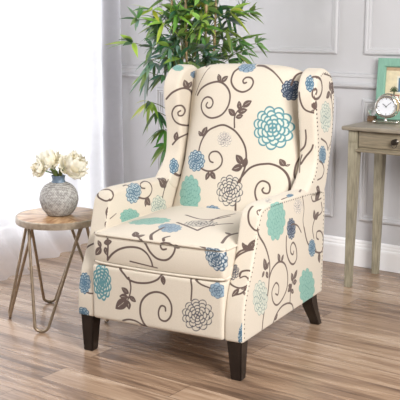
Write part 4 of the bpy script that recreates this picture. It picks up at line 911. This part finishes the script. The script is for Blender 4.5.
for cn in canes:
    bm=bmesh.new(); pts=[];rad=[]; z=.2
    while z<2.02:
        p=cane_at(cn,z); pts.append(tuple(p)); nd=abs(((z/.16)%1)-.5); rad.append(.0066+(.0020 if nd>.44 else 0)-.0008*z); z+=.008
    tube(bm,pts,rad,10); obj('cane',bm,M_cane,pl)
def twig(a,b):
    m=(a+b)/2+Vector((0,0,.02)); tube(tw,catmull([tuple(a),tuple(m),tuple(b)],.02),.0018,5)
z=.98
while z<1.72:
    for cn in canes:
        if rng.random()<.06: continue
        p=cane_at(cn,z+rng.uniform(-.03,.03)); a=rng.uniform(0,2*PI); r=rng.uniform(.02,.215)
        q=p+Vector((math.cos(a)*r,math.sin(a)*r*.7,rng.uniform(.0,.08)))
        if q.x<-.17 and q.z<1.22: continue
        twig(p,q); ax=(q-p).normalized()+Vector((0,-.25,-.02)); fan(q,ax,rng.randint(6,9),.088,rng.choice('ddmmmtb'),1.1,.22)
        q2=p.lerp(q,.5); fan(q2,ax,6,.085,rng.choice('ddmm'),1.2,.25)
    z+=.034
# lower and outlying sprays
def spray(x,y,z,axis,n,L,kind,cn,spread=1.0,droop=.3):
    c=Vector((x,y,z))-PB; s=cane_at(canes[cn],max(.5,c.z-.10)); twig(s,c); fan(c,Vector(axis),n,L,kind,spread,droop)
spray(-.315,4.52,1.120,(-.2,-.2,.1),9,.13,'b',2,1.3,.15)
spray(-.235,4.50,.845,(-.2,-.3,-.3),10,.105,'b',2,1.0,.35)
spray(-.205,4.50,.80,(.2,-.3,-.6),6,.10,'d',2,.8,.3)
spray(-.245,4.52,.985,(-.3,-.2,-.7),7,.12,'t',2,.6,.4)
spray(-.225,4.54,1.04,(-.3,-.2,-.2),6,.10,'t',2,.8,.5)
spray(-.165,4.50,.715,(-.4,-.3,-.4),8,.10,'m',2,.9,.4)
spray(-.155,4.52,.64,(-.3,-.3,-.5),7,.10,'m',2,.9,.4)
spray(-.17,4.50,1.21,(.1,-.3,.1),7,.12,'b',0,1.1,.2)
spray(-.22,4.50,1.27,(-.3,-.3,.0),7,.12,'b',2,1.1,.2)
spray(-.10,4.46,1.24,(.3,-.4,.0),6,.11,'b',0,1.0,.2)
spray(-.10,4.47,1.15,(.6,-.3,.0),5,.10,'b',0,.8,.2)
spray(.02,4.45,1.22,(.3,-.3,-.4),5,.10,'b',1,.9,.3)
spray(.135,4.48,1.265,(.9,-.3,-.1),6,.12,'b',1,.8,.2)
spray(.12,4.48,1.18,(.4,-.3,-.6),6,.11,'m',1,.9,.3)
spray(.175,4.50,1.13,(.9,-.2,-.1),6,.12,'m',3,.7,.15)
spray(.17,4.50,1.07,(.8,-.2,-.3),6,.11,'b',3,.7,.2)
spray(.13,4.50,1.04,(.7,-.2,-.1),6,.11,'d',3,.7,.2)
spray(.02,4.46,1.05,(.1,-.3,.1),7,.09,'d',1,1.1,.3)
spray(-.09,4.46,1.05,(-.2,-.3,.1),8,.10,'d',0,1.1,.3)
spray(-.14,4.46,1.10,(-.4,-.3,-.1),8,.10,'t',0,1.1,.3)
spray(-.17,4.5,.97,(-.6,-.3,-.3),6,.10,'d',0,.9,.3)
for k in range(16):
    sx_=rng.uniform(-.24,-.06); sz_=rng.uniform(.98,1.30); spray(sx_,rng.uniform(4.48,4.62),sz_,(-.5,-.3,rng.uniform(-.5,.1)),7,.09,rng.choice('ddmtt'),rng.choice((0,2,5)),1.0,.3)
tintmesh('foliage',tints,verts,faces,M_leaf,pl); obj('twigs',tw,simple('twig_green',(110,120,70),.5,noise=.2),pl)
# ================================================================ CAMERA
cd=bpy.data.cameras.new('camera'); cam=bpy.data.objects.new('camera',cd); COL.objects.link(cam)
cam.location=(0,0,1.2418); cam.rotation_euler=(PI/2-.1905,0,0); cd.sensor_width=36; cd.lens=953.2/400*36; cd.clip_start=.05
SC.camera=cam
# ================================================================ LIGHT
w=bpy.data.worlds.new('sky'); SC.world=w; w.use_nodes=True
bg=w.node_tree.nodes['Background']; bg.inputs[0].default_value=(1,.985,.97,1); bg.inputs[1].default_value=.32
def area(name,s,y,z,target,sx,sy,power,col):
    l=bpy.data.lights.new(name,'AREA'); l.shape='RECTANGLE'; l.size=sx; l.size_y=sy; l.energy=power; l.color=col
    o=bpy.data.objects.new(name,l); COL.objects.link(o); o.location=room_pt(s,y,z); t=room_pt(*target)
    o.rotation_euler=(t-o.location).to_track_quat('-Z','Y').to_euler(); return o
area('daylight_behind_window',S0-1.2,-1.7,1.4,(S0,-1.7,1.3),3.6,2.8,175,(.97,.985,1))
area('key_light_from_right',3.6,-2.7,2.0,(.7,-1.0,.6),1.3,1.3,152,(1,.98,.96))  # unseen softbox-style key light added off to the right, not a window
area('added_dapple_light',-.2,-2.9,2.7,(.6,0,1.1),.12,.12,18,(1,.97,.93))  # unseen light added to throw dappled leaf shadows on the upper wall panel
SC.view_settings.view_transform='Standard'; SC.view_settings.look='None'; SC.view_settings.gamma=1; SC.view_settings.use_curve_mapping=False
SC.view_settings.exposure=-.06
